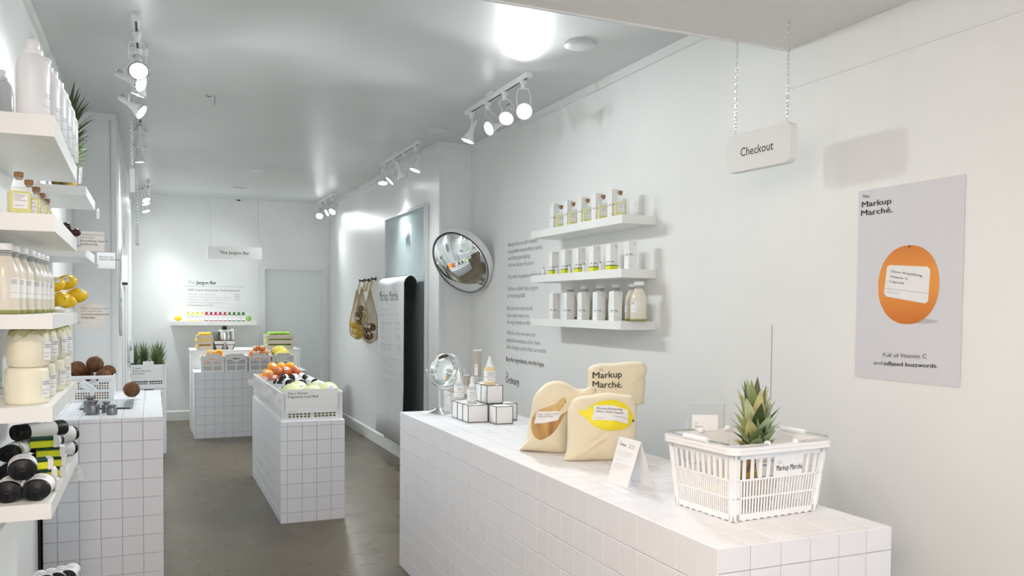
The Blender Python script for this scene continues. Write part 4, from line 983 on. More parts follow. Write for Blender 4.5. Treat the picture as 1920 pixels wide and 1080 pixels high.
# left far wall: door leaf, boxes, oval mirror seen edge on
o = thing('door_leaf', 'white narrow door leaf against the far left wall, seen edge on', 'door', (XLF+.001, 8.3, 0))
part('leaf', MB().rbox(0,.022,-.42,.42,.02,1.67,.003), m_door, o); part('edge_strip', MB().box(.0222,.025,-.42,-.39,.02,1.65), m_alu, o); part('edge_strip', MB().box(.0222,.025,.39,.42,.02,1.65), m_alu, o)
o = thing('wall_box', 'tall white box fixed high on the far left wall above the door leaf edge', 'box', (XLF+.001, 7.95, 1.63))
part('box', MB().rbox(.01,.045,-.10,.10,.06,.29,.006), m_plas, o); part('bracket', MB().box(0,.012,-.03,.03,.1,.25), m_plas, o); part('gasket', MB().box(.012,.043,-.095,.095,.045,.0595), m_dark, o)
o = thing('wall_box', 'small grey box low on the far left wall near the crate stack', 'box', (XLF+.001, 8.62, .95))
part('box', MB().rbox(.04,.075,-.03,.06,0,.22,.003), m_alu, o); part('bracket', MB().box(0,.045,-.01,.02,.05,.12), m_plas, o); part('mark', MB().box(.045,.06,-.0315,-.0302,.12,.16), m_grey, o)
o = thing('oval_mirror', 'oval mirror on the far left wall, seen edge on as a dark sliver', 'mirror', (XLF+.001, 7.35, 1.62))
Mx = Matrix(((0,0,1,0),(1,0,0,0),(0,1,0,0),(0,0,0,1)))
def ell(a, b, n=36): return [(a*math.cos(2*PI*i/n), b*math.sin(2*PI*i/n)) for i in range(n)]
part('backing', MB().prism(ell(.24,.37), .0, .018, Mx), m_plas, o); part('glass', MB().prism(ell(.235,.365), .0182, .022, Mx), m_mirror, o)
# ------------------------------------------------------------ middle plinth: five crates of fruit
IZ = .705; IX = 1.015; depth = .343; y0 = 5.865+.169
kinds = ['melon','aubergine','avocado','apple','orange']
nm = ['pale green melons','black aubergines','black avocados','red apples','oranges']
for k in range(5):
    cy = y0+k*depth; crate(CR_I, f'white perforated crate of {nm[k]} on the middle plinth', IX, cy, IZ, 0, 'fruit crates on the middle plinth', (m_linerg,m_liner,m_liner,m_liner,m_linero)[k], .10)
zt_ = IZ+.103
for k, (dx, dy) in enumerate(((-.125,-.085),(.015,-.092),(.130,-.07),(-.06,.075),(.085,.08))):
    put_fruit('melon', (IX+dx,y0+dy,IZ+.103+.088+(0 if k != 1 else -.016)), (R.uniform(-.2,.2),R.uniform(-.1,.1),R.uniform(-.3,.3)), f'pale green melon in the nearest plinth crate, {["front left","front middle, sitting low","front right","back left","back right"][k]}', 'melons in the plinth crate', k != 0, r=.066)
for L, row in enumerate((((-.13,0),(-.045,.01),(.045,-.01),(.13,0)),((-.085,.02),(.0,-.02),(.09,.03)))):
    for dx, dy in row:
        put_fruit('aubergine', (IX+dx,y0+depth+dy,IZ+.125+.036+L*.056), (R.uniform(-.12,.12),0,R.uniform(-.5,.5)), 'black aubergine with a white paper band in the second plinth crate', 'aubergines in the plinth crate', True)
pile('avocado', IX, y0+2*depth, IZ+.12, 5, 3, .075, .10, 'black avocado with a white label in the third plinth crate', 'avocados in the plinth crate', 3, rise=.66)
pile('apple', IX, y0+3*depth, IZ+.12, 5, 4, .074, .076, 'red apple with a white label in the fourth plinth crate', 'apples in the plinth crate', 3, r=.036, cat='apple')
pile('orange', IX, y0+4*depth, IZ+.125, 5, 4, .076, .078, 'bright orange in the farthest plinth crate', 'oranges in the plinth crate', 3, r=.038, stick=.45)
fy = y0-.176-.004
p = P(536,776,Y=fy); h1 = P(536,731,Y=fy).z-p.z; w1 = P(633,776,Y=fy).x-p.x
card('white card reading Fiber-Dense Digestive Leaf Ball on the nearest plinth crate', p, w1, h1, XR, ZU, [('Fiber-Dense',.014,.034,.0165,m_black,0,.135),('Digestive Leaf Ball',.014,.058,.0165,m_black,0,.205),('$260.60',.014,h1-.010,.010,m_lgrey,0,.058)], rule=h1*.73)
for k in range(4):
    yy = y0+(k+1)*depth-.06-.02*k
    card(f'white price card hanging tilted on the side of a plinth crate, {ORD[k]}', (IX-.278,yy-.02,IZ+.125), .085, .052, (.80,-.50,.30), (-.25,-.05,1), [('Fresh pick',.010,.015,.006,m_grey,0,.04)], rule=.036, cat='price card')
# ------------------------------------------------------------ far counter
CW = P(420,697,Z=.748); fx = [P(a,697,Y=9.97).x for a in (376.5,421,465,509.5,553)]
cwd = fx[1]-fx[0]; CR_F = crate_obj('f', cwd-.012, .30, P(400,668,Y=9.98).z-.748)
FZ = .748; FH = CR_F[3][2]; fk = ['oranges','garlic','red peaches','bananas']
for k in range(4): crate(CR_F, f'white perforated crate of {fk[k]} on the far counter', (fx[k]+fx[k+1])/2, 10.135+.0, FZ, 0, 'fruit crates on the far counter', (m_linero,m_liner,m_liner,m_linerg)[k], FH*.55)
fcx = [(fx[k]+fx[k+1])/2 for k in range(4)]
pile('mango', fcx[0]+.03, 10.14, FZ+FH*.56, 3, 2, .088, .085, 'yellow orange fruit in the leftmost far counter crate', 'fruit in the leftmost far crate', 2, 'orange', r=.045, stick=.3)
pile('plum', fcx[1], 10.14, FZ+FH*.56, 6, 4, .042, .05, 'small dark plum in the second far counter crate', 'plums in the second far crate', 2, r=.022, stick=.6)
pile('peach', fcx[2]+.01, 10.14, FZ+FH*.6, 4, 3, .072, .08, 'red and yellow peach with a white label in the third far crate', 'peaches in the third far crate', 3, r=.038)
for k in range(4):
    w1 = cwd*.62; card(f'white name card on the front rim of the far crate of {fk[k]}', (fcx[k]-w1/2, 9.972, FZ+FH*.86), w1, .052, XR, (0,.25,1), [('Organic fresh '+['zest','bulb','glow','bend'][k],.02,.022,.010,m_grey,0,w1*.7)])
def banana(label, loc, rz, L=.17, tilt=0):
    o = thing('banana', label, 'banana', loc, 0, 'bananas in the fourth far crate'); o.rotation_euler = (tilt,0,rz)
    pts = [(L*.62*math.sin(a), 0, L*.62*(math.cos(a)-.62)) for a in [-.85+1.7*i/10 for i in range(11)]]
    part('peel', MB().tube(pts, lambda t: .0165*(max(.12, math.sin(PI*(.06+.88*t))**.5)), 8), m_banana, o, 'all')
    e = Vector(pts[0]); part('stem', MB().tube([e, e+Vector((-.014,0,-.018))], .005, 6), m_leafd, o, True); return o
for k in range(9):
    banana('ripe yellow banana lying in a bunch in the rightmost far crate', (fcx[3]+R.uniform(-.015,.02), 10.03+.026*k, FZ+FH*.62+.030+.010*min(k,8)), R.uniform(-.2,.1), .19, -.15+.05*k)
# riser goods
RZT = .976; RYF = 10.515
def slat_crate(label, x0, x1, yf, z, H_, D_=.24, slats=3):
    o = thing('wooden_crate', label, 'crate', ((x0+x1)/2, yf+D_/2, z)); a = (x1-x0)/2; b = D_/2
    for sx in (-1,1):
        for sy in (-1,1): part('post', MB().rbox(sx*(a-.012)-.012, sx*(a-.012)+.012, sy*(b-.012)-.012, sy*(b-.012)+.012, 0, H_, .001), m_wood, o)
    sh = H_/(slats+ (slats-1)*.38)
    for i in range(slats):
        z0 = i*sh*1.38
        for sy in (-1,1): part('slat', MB().rbox(-a-.002, a+.002, sy*b-.005+sy*.005, sy*b+.005+sy*.005, z0, z0+sh, .001), m_wood, o)
        for sx in (-1,1): part('slat', MB().rbox(sx*(a-.029)-.004, sx*(a-.029)+.004, -b+.002, b-.002, z0, z0+sh, .001), m_wood, o)
    part('bottom', MB().box(-a+.02,a-.02,-b+.005,b-.005,.004,.012), m_wood, o); return o
xa, xb = P(369,640,Y=RYF).x, P(399,640,Y=RYF).x; hc = P(380,628.5,Y=RYF).z-RZT
slat_crate('pale slatted wooden crate of lemons on the far riser', xa, xb, RYF, RZT, hc)
for L in range(3):
    for j in range(2 if L == 2 else 3):
        for i in range(4 if L < 2 else 3): put_fruit('lemon', ((xa+xb)/2+(i-(1.5 if L < 2 else 1))*.046+(0), RYF+.055+j*.06+(.02 if L==2 else 0), RZT+.035+L*(hc-.02)/2.1), (R.uniform(-.3,.3),R.uniform(-.3,.3),R.random()*6), 'bright yellow lemon in the slatted crate on the far riser', 'lemons in the slatted crate', False, r=.026)
xc, xd_ = P(500,640,Y=RYF).x, P(549.5,640,Y=RYF).x; hc2 = P(520,628,Y=RYF).z-RZT
slat_crate('pale slatted wooden crate of limes on the far riser', xc, xd_, RYF, RZT, hc2, .26)
for L in range(3):
    for j in range(3):
        for i in range(6 if L < 2 else 5): put_fruit('lime', ((xc+xd_)/2+(i-(2.5 if L < 2 else 2))*.052, RYF+.05+j*.07, RZT+.033+L*(hc2-.015)/2.1), (R.uniform(-.3,.3),R.uniform(-.3,.3),R.random()*6), 'fresh green lime in the slatted crate on the far riser', 'limes in the slatted crate', False, r=.027)
jx = P(421,650,Y=10.66).x; jz = P(421,611,Y=10.66).z-RZT
o = thing('juicer', 'white and silver juice extractor with black chute on the far riser', 'juicer', (jx, 10.66, RZT))
part('base', MB().rbox(-.075,.085,-.07,.07,0,jz*.38,.012), m_plasw, o); part('housing', MB().lathe([(.07,jz*.38),(.072,jz*.6),(.066,jz*.76),(.05,jz*.8)], 28), m_chrome, o, True)
part('pulp_container', MB().lathe([(.036,0),(.045,.01),(.05,jz*.74),(.047,jz*.76)], 20, T=Matrix.Translation((-.115,0,0))), mat('smoked plastic', (.55,.58,.6), .15, 0, .5, 1.2), o, True)
part('column', MB().rbox(.07,.105,-.03,.03,0,jz*.86,.008), m_plasw, o); part('column', MB().rbox(-.066,-.05,-.02,.02,jz*.2,jz*.86,.005), m_alu, o)
part('lid', MB().lathe([(.074,jz*.76),(.07,jz*.80),(.035,jz*.83)], 28), m_alu, o, True)
part('chute', MB().lathe([(.030,jz*.80),(.030,jz*.97),(.024,jz*1.0)], 20), m_dark, o, True); part('dial', MB().lathe([(.014,0),(.012,.012)], 16, T=Matrix.Translation((0,-.07,jz*.18)) @ Matrix.Rotation(PI/2,4,'X')), m_chrome, o, True)
for k, (pa, pb) in enumerate(((401.5,420.5),(424,440.5))):
    x0_, x1_ = P(pa,650,Y=10.535).x, P(pb,650,Y=10.535).x; z1_ = .10; w1 = (x1_-x0_)/2
    o = thing('berry_punnet', f'white paper punnet of dark cherries on the far riser, {["left, in front of the juicer","right, beside the juicer"][k]}', 'punnet', ((x0_+x1_)/2, 10.60, RZT), 0, 'cherry punnets')
    a, b = w1*.72, w1; v = [(-a,-a,0),(a,-a,0),(a,a,0),(-a,a,0),(-b,-b,z1_),(b,-b,z1_),(b,b,z1_),(-b,b,z1_)]
    part('punnet', MB().add(v, [(3,2,1,0),(0,1,5,4),(1,2,6,5),(2,3,7,6),(3,0,4,7)]), m_paper, o); part('rim', MB().box(-b-.003,b+.003,-b-.003,-b+.001,z1_-.008,z1_+.001).box(-b-.003,b+.003,b-.001,b+.003,z1_-.008,z1_+.001).box(-b-.003,-b+.001,-b,b,z1_-.008,z1_+.001).box(b-.001,b+.003,-b,b,z1_-.008,z1_+.001), m_paper, o)
    part('corner_print', MB().add([(-a-.0012,-a-.0012,.0),(-a+.014,-a-.0012,.0),(-b-.0012,-b-.0012,z1_*.8),(a+.0012,-a-.0012,.0),(a-.014,-a-.0012,.0),(b+.0012,-b-.0012,z1_*.8)], [(0,1,2),(4,3,5)]), m_black, o)
    part('filling', MB().box(-b+.006,b-.006,-b+.006,b-.006,.05,.082), m_plum, o)
    for i in range(4):
        for j in range(3): put_fruit('plum', ((x0_+x1_)/2+(i-1.5)*w1*.5, 10.565+j*.036, RZT+.097+R.uniform(0,.004)), (0,0,R.random()*6), f'dark cherry in the {["left","right"][k]} paper punnet on the far riser', f'cherries in the {["left","right"][k]} punnet', False, 'cherry', r=.014)
# ------------------------------------------------------------ back wall: shelf of juices, menu, door fittings
BD = .24; BYF = YB-BD
bz = P(400,602.5,Y=BYF).z; bz0 = P(400,610.3,Y=BYF).z
o = thing('wall_shelf', 'long white shelf on the back wall under the menu lettering', 'shelf', ((P(320.5,605,Y=BYF).x+P(481.5,605,Y=BYF).x)/2, YB-BD/2-.0006, bz0))
a = (P(481.5,605,Y=BYF).x-P(320.5,605,Y=BYF).x)/2
part('board', MB().rbox(-a,a,-BD/2,BD/2,0,bz-bz0,.002), m_shelf, o); part('wall_plate', MB().box(-a+.01,a-.01,BD/2-.004,BD/2,.004,bz-bz0-.004), m_alu, o)
BYj = BYF+.06; xs_ = [P(348.5+9.03*(k+.5),600,Y=BYj).x for k in range(12)]; xs_ = [P(353+8.62*k,600,Y=BYj).x for k in range(13)]
jh = P(400,585,Y=BYj).z-bz; jw = (xs_[1]-xs_[0])*.47
JM = {}
for k in range(13):
    c_, cn, i_ = ((m_yel,'yellow',k) if k < 4 else (m_red,'red',k-4) if k < 9 else (m_grn,'dark green',k-9))
    if cn not in JM:
        b = MB().rbox(-jw,jw,-jw,jw,0,jh*.76,.008); nk = MB().lathe([(jw*.72,jh*.75),(jw*.5,jh*.84),(jw*.5,jh*.86)], 16); cp = MB().lathe([(jw*.62,jh*.86),(jw*.64,jh*.88),(jw*.64,jh*.98),(jw*.56,jh)], 18)
        l = MB().box(-jw-.0006,jw+.0006,-jw-.0006,jw+.0006,jh*.10,jh*.66); pr = MB().box(-jw*.5,jw*.5,-jw-.0012,-jw-.0007,jh*.48,jh*.52).box(-jw*.5,jw*.3,-jw-.0012,-jw-.0007,jh*.40,jh*.43)
        JM[cn] = [('body',b.mesh('body',c_)),('neck',nk.mesh('neck',c_,True)),('cap',cp.mesh('cap',c_,True))], l.mesh('label',m_paper), pr.mesh('label_print',m_lgrey)
    o = thing('juice_bottle', f'{cn} juice bottle with white label on the back wall shelf, {ORL[i_]}', 'bottle', (xs_[k], BYj+.02, bz), 0, f'{cn} juice bottles')
    for n_, me in JM[cn][0]: link(n_, me, o)
    l = link('label', JM[cn][1], o); link('label_print', JM[cn][2], l)
q = P(334,597,Y=BYj); put_fruit('lemon', (q.x,BYj+.02,bz+.034), (0,0,.2), 'yellow lemon at the left end of the back wall shelf', None, False, r=.034)
q = P(467,597,Y=BYj); put_fruit('lime', (q.x,BYj+.02,bz+.036), (0,0,1.3), 'green lime at the right end of the back wall shelf', None, False, r=.036)
mo = thing('menu_lettering', 'The Jargon Bar menu lettering on the back wall above the juice bottles', 'lettering', (.72, YB-.001, 1.65))
def mline(s, px, py, pxe, cap, m, bold=0):
    p = P(px, py, Y=YB-.0014); e = P(pxe, py, Y=YB-.0014); text(s, cap, p, XR, m, mo, width=e.x-p.x, bold=bold)
mline('The', 352.5, 532, 366, .042, m_lgrey); mline('Jargon Bar', 368, 532.5, 406, .042, m_black, .012)
mline('100% Organic Buzzwords. Freshly-Squeezed.', 352.5, 545, 450, .024, m_grey, .010)
mline('Hand-picked, cold-pressed hyperbole', 352.5, 552.5, 404, .014, m_lgrey); mline('Mixed with naturally occurring overstatement, small claims', 353, 557.5, 433, .014, m_lgrey)
mline('Sustainably sourced superlatives in a biodegradable promise', 352, 562.5, 430, .014, m_lgrey); mline('Contains trace amounts of meaning and other notes', 352, 567.8, 421, .014, m_lgrey)
mline('Buy the ingredients, not the hype.', 352.5, 573, 400, .015, m_grey, .006)
for i, s in enumerate(('$40.00','$60.00','$50.00')): mline(s, 440, 553.2+i*4.8, 450.5, .015, m_grey)
a = P(346,536,Y=YB-.0014); b = P(458,537,Y=YB-.0014)
part('rule', MB().box(a.x-.72,b.x-.72,-.0005,0,a.z-1.652,a.z-1.648), m_lgrey, mo)
o = solid('emergency_light', MB().rbox(-.06,.06,-.03,0,-.03,.03,.008), m_plas, 'small white fitting high on the back wall between the sign chains', 'light', P(447,376,Y=YB-.0006)); part('lens', MB().box(-.022,.022,-.0325,-.0302,-.008,.008), m_dark, o)
# ------------------------------------------------------------ right far wall: board, receipt banner, net bags
XB = XF-.001
ya, yb, zt = 8.55, 7.135, 2.435
o = thing('glass_board', 'tall grey blue glass board with silver frame on the right wall', 'board', (XB, (ya+yb)/2, 0)); h = (ya-yb)/2
part('panel', MB().box(-.02,0,-h+.03,h-.03,.13,zt-.03), m_glasb, o)
for nm_, bx in (('top',(-.035,0,-h,h,zt-.03,zt)),('near',(-.035,0,-h,-h+.035,.126,zt-.03)),('far',(-.035,0,h-.03,h,.126,zt-.03))): part('frame', MB().rbox(*bx,.002), m_alu, o)
part('edge_strip', MB().box(-.0375,-.0352,-h-.001,-h+.008,.126,zt), m_lgrey, o)
# the white letter O with a full stop: a slab ring and a dot
oc_ = P(757,432,X=XB-.05); rz_ = abs(P(757,417,X=XB-.05).z-P(757,448,X=XB-.05).z)/2*.85
lt = MB(); n = 40; vs = []
for t_, (ra, rb) in ((0,(1,.64)),(1,(1,.64))):
    for i in range(n):
        a = 2*PI*i/n
        for k_ in (ra, rb): vs.append((0 if t_ == 0 else .03, math.cos(a)*rz_*.92*k_, math.sin(a)*rz_*k_))
fs = []
for i in range(n):
    j = (i+1)%n; A0,A1,B0,B1 = 2*i,2*i+1,2*j,2*j+1; C0,C1,D0,D1 = [2*n+q_i for q_i in (A0,A1,B0,B1)]
    fs += [(A0,B0,B1,A1),(C0,C1,D1,D0),(A0,C0,D0,B0),(A1,B1,D1,C1)]
lt.add(vs, fs); part('letter', lt, mat('lit white acrylic letter', (1,1,1), .3, emit=.5), o, True, 'white illuminated letter O', M=Matrix.Translation(oc_-o.location))
part('full_stop', MB().lathe([(.018,0),(.018,.03)], 16, T=Matrix.Rotation(PI/2,4,'Y')), m_plasw, o, M=Matrix.Translation(oc_-o.location+Vector((0,-rz_*.95,-rz_*.85))))
# receipt: a sheet that hangs off the wall, rolls over a bar at the top and drops to the floor
fx_ = P(757,600,Y=7.31).x; GAPX = XB-.036-fx_
yn, yf = 7.31, P(709,600,X=fx_).y
ztop = P(776,516,X=fx_+.10, ).z
def sheet_profile(zbot, flare, x0, x1, top, n=10):
    pts = []; r = .085
    pts += [(x1, .80), (x1, top-r)]
    for i in range(1, n): a = PI/2*i/n; pts.append((x1-r+r*math.cos(a), top-r+r*math.sin(a)))
    pts += [(x1-r, top), (x0+r, top)]
    for i in range(1, n): a = PI/2*i/n; pts.append((x0+r-r*math.sin(a), top-r+r*math.cos(a)))
    pts += [(x0, top-r), (x0, zbot+.5), (x0-flare*.4, zbot+.2), (x0-flare, zbot)]
    return pts
ban = thing('receipt_banner', 'giant white paper receipt banner curling off the wall over a charcoal back', 'banner', ((fx_+XB)/2, (yn+yf)/2, 0))
bx = ban.location.x; by = ban.location.y
zb_ = P(735,821,X=fx_).z; pts = sheet_profile(max(.10,zb_), .02, fx_, XB-.045, ztop)
mb = MB(); m_ = len(pts); yy = (yn-by, yf-by)
mb.add([(x-bx, y, z) for y in yy for x, z in pts], [(i,i+1,m_+i+1,m_+i) for i in range(1,m_-1)])
sh_ = part('paper_sheet', mb, mat('receipt paper', (.72,.74,.76), .5), ban, 'all'); sm = sh_.modifiers.new('s','SOLIDIFY'); sm.thickness = .003
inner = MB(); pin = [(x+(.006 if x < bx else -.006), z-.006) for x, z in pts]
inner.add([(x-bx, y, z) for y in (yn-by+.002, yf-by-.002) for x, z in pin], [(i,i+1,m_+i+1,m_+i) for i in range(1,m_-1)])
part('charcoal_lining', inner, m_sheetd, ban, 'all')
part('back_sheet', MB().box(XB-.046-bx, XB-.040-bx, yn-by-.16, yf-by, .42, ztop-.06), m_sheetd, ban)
def rline(s, px, py, pxe, cap, m, bold=0):
    p = P(px, py, X=fx_-.003); e = P(pxe, py, X=fx_-.003); text(s, cap, p, (0,-1,0), m, ban, width=abs(e.y-p.y), bold=bold)
rline('The', 712, 550, 716, .045, m_grey, -.004); rline('Markup Marché.', 711.5, 564, 747.5, .095, m_black, .004)
for s, px, py, pe, cap in (('Your receipt for',713,582.5,730,.03),('paying more for less',713,591,737,.03),('Total',740,591.5,748,.03),('Ingredients',713.5,608,735,.034),('$0.66',742,609,749.5,.034),('Label',714,617,720,.03),('$10.00',741,620,749.5,.034),('Hype',714,625,722,.03),('$90.00',741,631,749.8,.034),('Markup',714,635,722,.034),('$99',743,638,750,.034),
    ('RETAIL COST',714,654,734,.06),('$266',744,657,751,.06)): rline(s, px, py, pe, cap, m_lgrey, .004)
y_ = 670
for blk in ((3,32),(1,30),(3,36),(3,30),(1,30),(4,37)):
    for j in range(blk[0]):
        rline(R.choice(('Every product carries a markup that pays for','clever wording and glossy packaging but','not for the formula that sits in the bottle','so read the list on the back of the label')), 715, y_, 715+blk[1]-(j%3)*3, .026, m_lgrey); y_ += 6.2
    y_ += 8
for py_ in (597,643,668,785): 
    a = P(711,py_,X=fx_-.003); part('rule', MB().box(fx_-.0035-bx, fx_-.003-bx, yn-by+.1, yf-by-.1, a.z-.001, a.z+.001), m_lgrey, ban)
rline('The', 717, 793, 722, .03, m_grey); rline('Ordinary.', 716.5, 801, 729, .06, m_black, .004); rline('What the hype', 741, 806, 755, .05, m_black, .004); rline('costs you', 744, 814, 755, .05, m_black, .004)
# hooks and net bags
HK = [P(*p_, X=XB-.03) for p_ in ((677.5,526.5),(687.5,525.5),(693,525.5),(700,523))]
for k, h_ in enumerate(HK):
    o = thing('wall_hook', f'small black hook on the right wall above the net bags, {ORL[k]}', 'hook', (XB, h_.y, h_.z), 0, 'black wall hooks')
    Rm = Matrix.Rotation(-PI/2,4,'Y'); part('plate', MB().lathe([(.022,0),(.022,.006)], 14, T=Rm), m_dark, o, True); part('peg', MB().lathe([(.009,.006),(.009,.045),(.017,.046),(.017,.055)], 12, T=Rm), m_dark, o, True)
def netbag(label, hooks, mouth, bot, w_, fruits, grp):
    """hooks: y,z of straps; mouth z; bot: centre (y,z) of the belly"""
    xc_ = XB-.095; o = thing('net_bag', label, 'net bag', (xc_, bot[0], bot[1]), 0, 'net bags on the hooks')
    def pt(x, y, z): return Vector((x-xc_, y-bot[0], z-bot[1]))
    mb = MB()
    for hy, hz in hooks:
        for s_ in (-1, 1):
            mb.tube([pt(XB-.045,hy,hz+.004), pt(XB-.07,hy+s_*.02,hz-.12), pt(xc_,bot[0]+s_*w_*.10,mouth)], .009, 5)
    part('strap', mb, m_net, o, True)
    net = MB(); N = 16; rows = 14; zb0 = bot[1]-w_*.95
    def ringp(a, t):
        z = mouth+(zb0-mouth)*t; r = w_*(.10+.90*(t/.72)**1.1) if t < .72 else w_*math.sqrt(max(.0,1-((t-.72)/.28)**2)*.98+.02)
        return pt(xc_+min(.085, r*.8)*math.cos(a), bot[0]+r*math.sin(a), z)
    for i in range(N):
        for sg in (-1, 1): net.tube([ringp(2*PI*(i+sg*.5*j)/N, j/rows) for j in range(rows+1)], .0022, 3)
    net.tube([ringp(2*PI*i/N, 0) for i in range(N)], .006, 5, closed=True)
    part('net', net, m_net, o, kind='stuff')
    for kd, dy, dz, dx, r, st in fruits:
        put_fruit(kd, (xc_+dx, bot[0]+dy, bot[1]+dz), (R.uniform(-.5,.5),R.uniform(-.5,.5),-1.2+R.uniform(-.4,.4)), f'{"yellow lemon" if kd == "lemon" else "dark brown fruit"} inside the {grp}', f'fruit in the {grp}', st, r=r, name='lemon' if kd == 'lemon' else 'dark_fruit')
lb_ = P(669.5,617,X=XB-.095); mb_ = P(678,597,X=XB-.095); rb_ = P(693.5,621,X=XB-.095)
netbag('natural net bag of lemons hanging leftmost on the wall hooks', [(HK[0].y,HK[0].z)], P(672,545,X=XB).z, (lb_.y,lb_.z), .125,
    [('lemon',-.05,-.03,0,.045,True),('lemon',.05,-.02,-.01,.045,True),('lemon',0,-.075,.02,.045,False),('lemon',.0,.05,-.03,.045,True),('lemon',-.07,.055,.01,.042,False)], 'leftmost net bag')
netbag('natural net bag of dark fruit hanging in the middle', [(HK[1].y,HK[1].z),(HK[2].y,HK[2].z)], P(684,540,X=XB).z, (mb_.y,mb_.z), .10,
    [('coconut',0,-.035,-.02,.04,True),('coconut',-.05,.03,0,.04,False),('coconut',.04,.045,-.02,.04,False),('coconut',0,.11,-.01,.038,False)], 'middle net bag')
netbag('natural net bag of dark fruit with white labels hanging rightmost', [(HK[3].y,HK[3].z)], P(699,545,X=XB).z, (rb_.y,rb_.z), .14,
    [('coconut',-.06,-.05,-.02,.048,True),('coconut',.06,-.05,-.01,.048,False),('coconut',0,.03,-.03,.048,True),('coconut',-.09,.045,0,.045,True),('coconut',.09,.04,0,.042,False)], 'rightmost net bag')
# ------------------------------------------------------------ convex security mirror
C = P(863.5,492.5,Y=6.55); V = (EYE-C).normalized(); side = (-RT*.78-UP*.62).normalized(); side = (side-V*side.dot(V)).normalized()
th = math.radians(46); N = (V*math.cos(th)+side*math.sin(th)).normalized()
rm = (C-EYE).dot(FW)/F_PX*65
o = thing('convex_mirror', 'round convex security mirror with white rim high in the wall corner', 'mirror', C); Q = aim(N)
dome = MB().lathe([(rm*.955*math.sin(a), rm*.955*(math.cos(a)-math.cos(.62))/math.sin(.62)) if 0 else (rm*.96*math.sin(a)/math.sin(.62), rm*.96*(math.cos(a)-math.cos(.62))/math.sin(.62)) for a in [.62*(1-i/16)+.0005 for i in range(17)]], 56)
part('mirror_dome', dome, m_mirror, o, 'all', M=Q)
part('rim', MB().lathe([(rm*.90,-.07),(rm*1.0,-.062),(rm*1.0,-.005),(rm*.985,.006),(rm*.957,.004),(rm*.957,-.002)], 56, cap=False), m_plasw, o, True, M=Q)
part('gasket', MB().tube([(rm*.968*math.cos(2*PI*i/56), rm*.968*math.sin(2*PI*i/56), .006) for i in range(56)], .0025, 5, closed=True), m_dark, o, M=Q)
part('backing', MB().lathe([(rm*.5,-.075),(rm*.9,-.052),(rm*.96,-.04)], 40), m_plasw, o, True, M=Q)
bk = Q.to_3x3() @ Vector((0,0,-.075)); wp = P(903,467,X=XW-.002)-C
part('bracket', MB().tube([bk*.9, bk+(wp-bk)*.5, wp], .009, 8), m_alu, o, True); part('wall_flange', MB().rbox(-.004,.004,-.04,.04,-.05,.05,.002), m_alu, o, M=Matrix.Translation(wp))
# ------------------------------------------------------------ checkout counter: vanity mirror, boxes, serums
def on(px, py, z=CK): return P(px, py, Z=z)
b = on(825,775)+Vector((.0,.01,0)); C = P(835,694,Y=b.y); V = (EYE-C).normalized(); rr_ = (C-EYE).dot(FW)/F_PX*32
o = thing('vanity_mirror', 'round chrome vanity mirror on a stem at the far end of the checkout counter', 'mirror', b)
N = (V*math.cos(.55)+(-RT*.85+UP*.35).normalized()*math.sin(.55)).normalized(); Q = Matrix.Translation(C-b) @ aim(N)
part('base', MB().lathe([(.062,0),(.064,.004),(.055,.010),(.025,.022),(.011,.034)], 32), m_chrome, o, True)
part('stem', MB().lathe([(.007,.03),(.0065,C.z-b.z-rr_*1.15)], 12), m_chrome, o, True)
part('frame', MB().lathe([(rr_*.90,-.016),(rr_,-.012),(rr_*1.02,0),(rr_,.012),(rr_*.93,.015),(rr_*.91,.010)], 48, cap=False), m_chrome, o, 'all', M=Q)
part('mirror_glass', MB().lathe([(rr_*.915,.010),(rr_*.6,.016),(.002,.019)], 48), m_mirror, o, 'all', M=Q); part('rear_glass', MB().lathe([(.002,-.016),(rr_*.6,-.014),(rr_*.905,-.010)], 48), m_chrome, o, 'all', M=Q)
hx = Q.to_3x3() @ Vector((1,0,0)); hx = Vector((RT.x,RT.y,0)).normalized()
cc = C-b; yk = [cc+hx*(rr_*1.07*math.cos(a))+ZU*(rr_*1.07*math.sin(a)) for a in [-PI*i/16 for i in range(17)]]
part('yoke', MB().tube(yk, .0032, 6), m_chrome, o, True)
for s_ in (-1,1): part('pivot_knob', MB().lathe([(.006,-.006),(.007,0),(.006,.006)], 10, T=Matrix.Translation(cc+hx*s_*rr_*1.09)), m_chrome, o, True)
# little crate of lemons behind the mirror
CR_V = crate_obj('v', .15, .13, .115)
crate(CR_V, 'small white crate of lemons behind the vanity mirror on the checkout counter', 1.655, 4.585, CK, 0, None, mat('yellow card liner', (.75,.55,.08), .8), .05)
for k, (dx, dy, dz) in enumerate(((-.036,-.03,0),(.036,-.03,.0),(.0,.035,.0),(.0,-.005,.048))):
    put_fruit('lemon', (1.655+dx,4.585+dy,CK+.052+.027+dz), (R.uniform(-.3,.3),0,R.uniform(-.3,.3)+1.3), f'yellow lemon in the small counter crate, {["front left","front right","back","on top"][k]}', 'lemons in the small counter crate', k != 0, r=.026)
def edged(label, x0, x1, y0, y1, z0, z1, rz=0):
    cx, cy = (x0+x1)/2, (y0+y1)/2; o = thing('edged_box', label, 'box', (cx,cy,z0), rz, 'white boxes with black edges'); a, b, h = (x1-x0)/2, (y1-y0)/2, z1-z0
    part('box', MB().box(-a,a,-b,b,.0006,h-.0006), m_paper, o); e = .0014; mb = MB()
    for sx in (-1,1):
        for sy in (-1,1): mb.box(sx*a-e,sx*a+e,sy*b-e,sy*b+e,0.0,h)
    for z in (e,h-e):
        for sy in (-1,1): mb.box(-a,a,sy*b-e,sy*b+e,z-e,z+e)
        for sx in (-1,1): mb.box(sx*a-e,sx*a+e,-b,b,z-e,z+e)
    part('black_edging', mb, m_black, o)
    return o
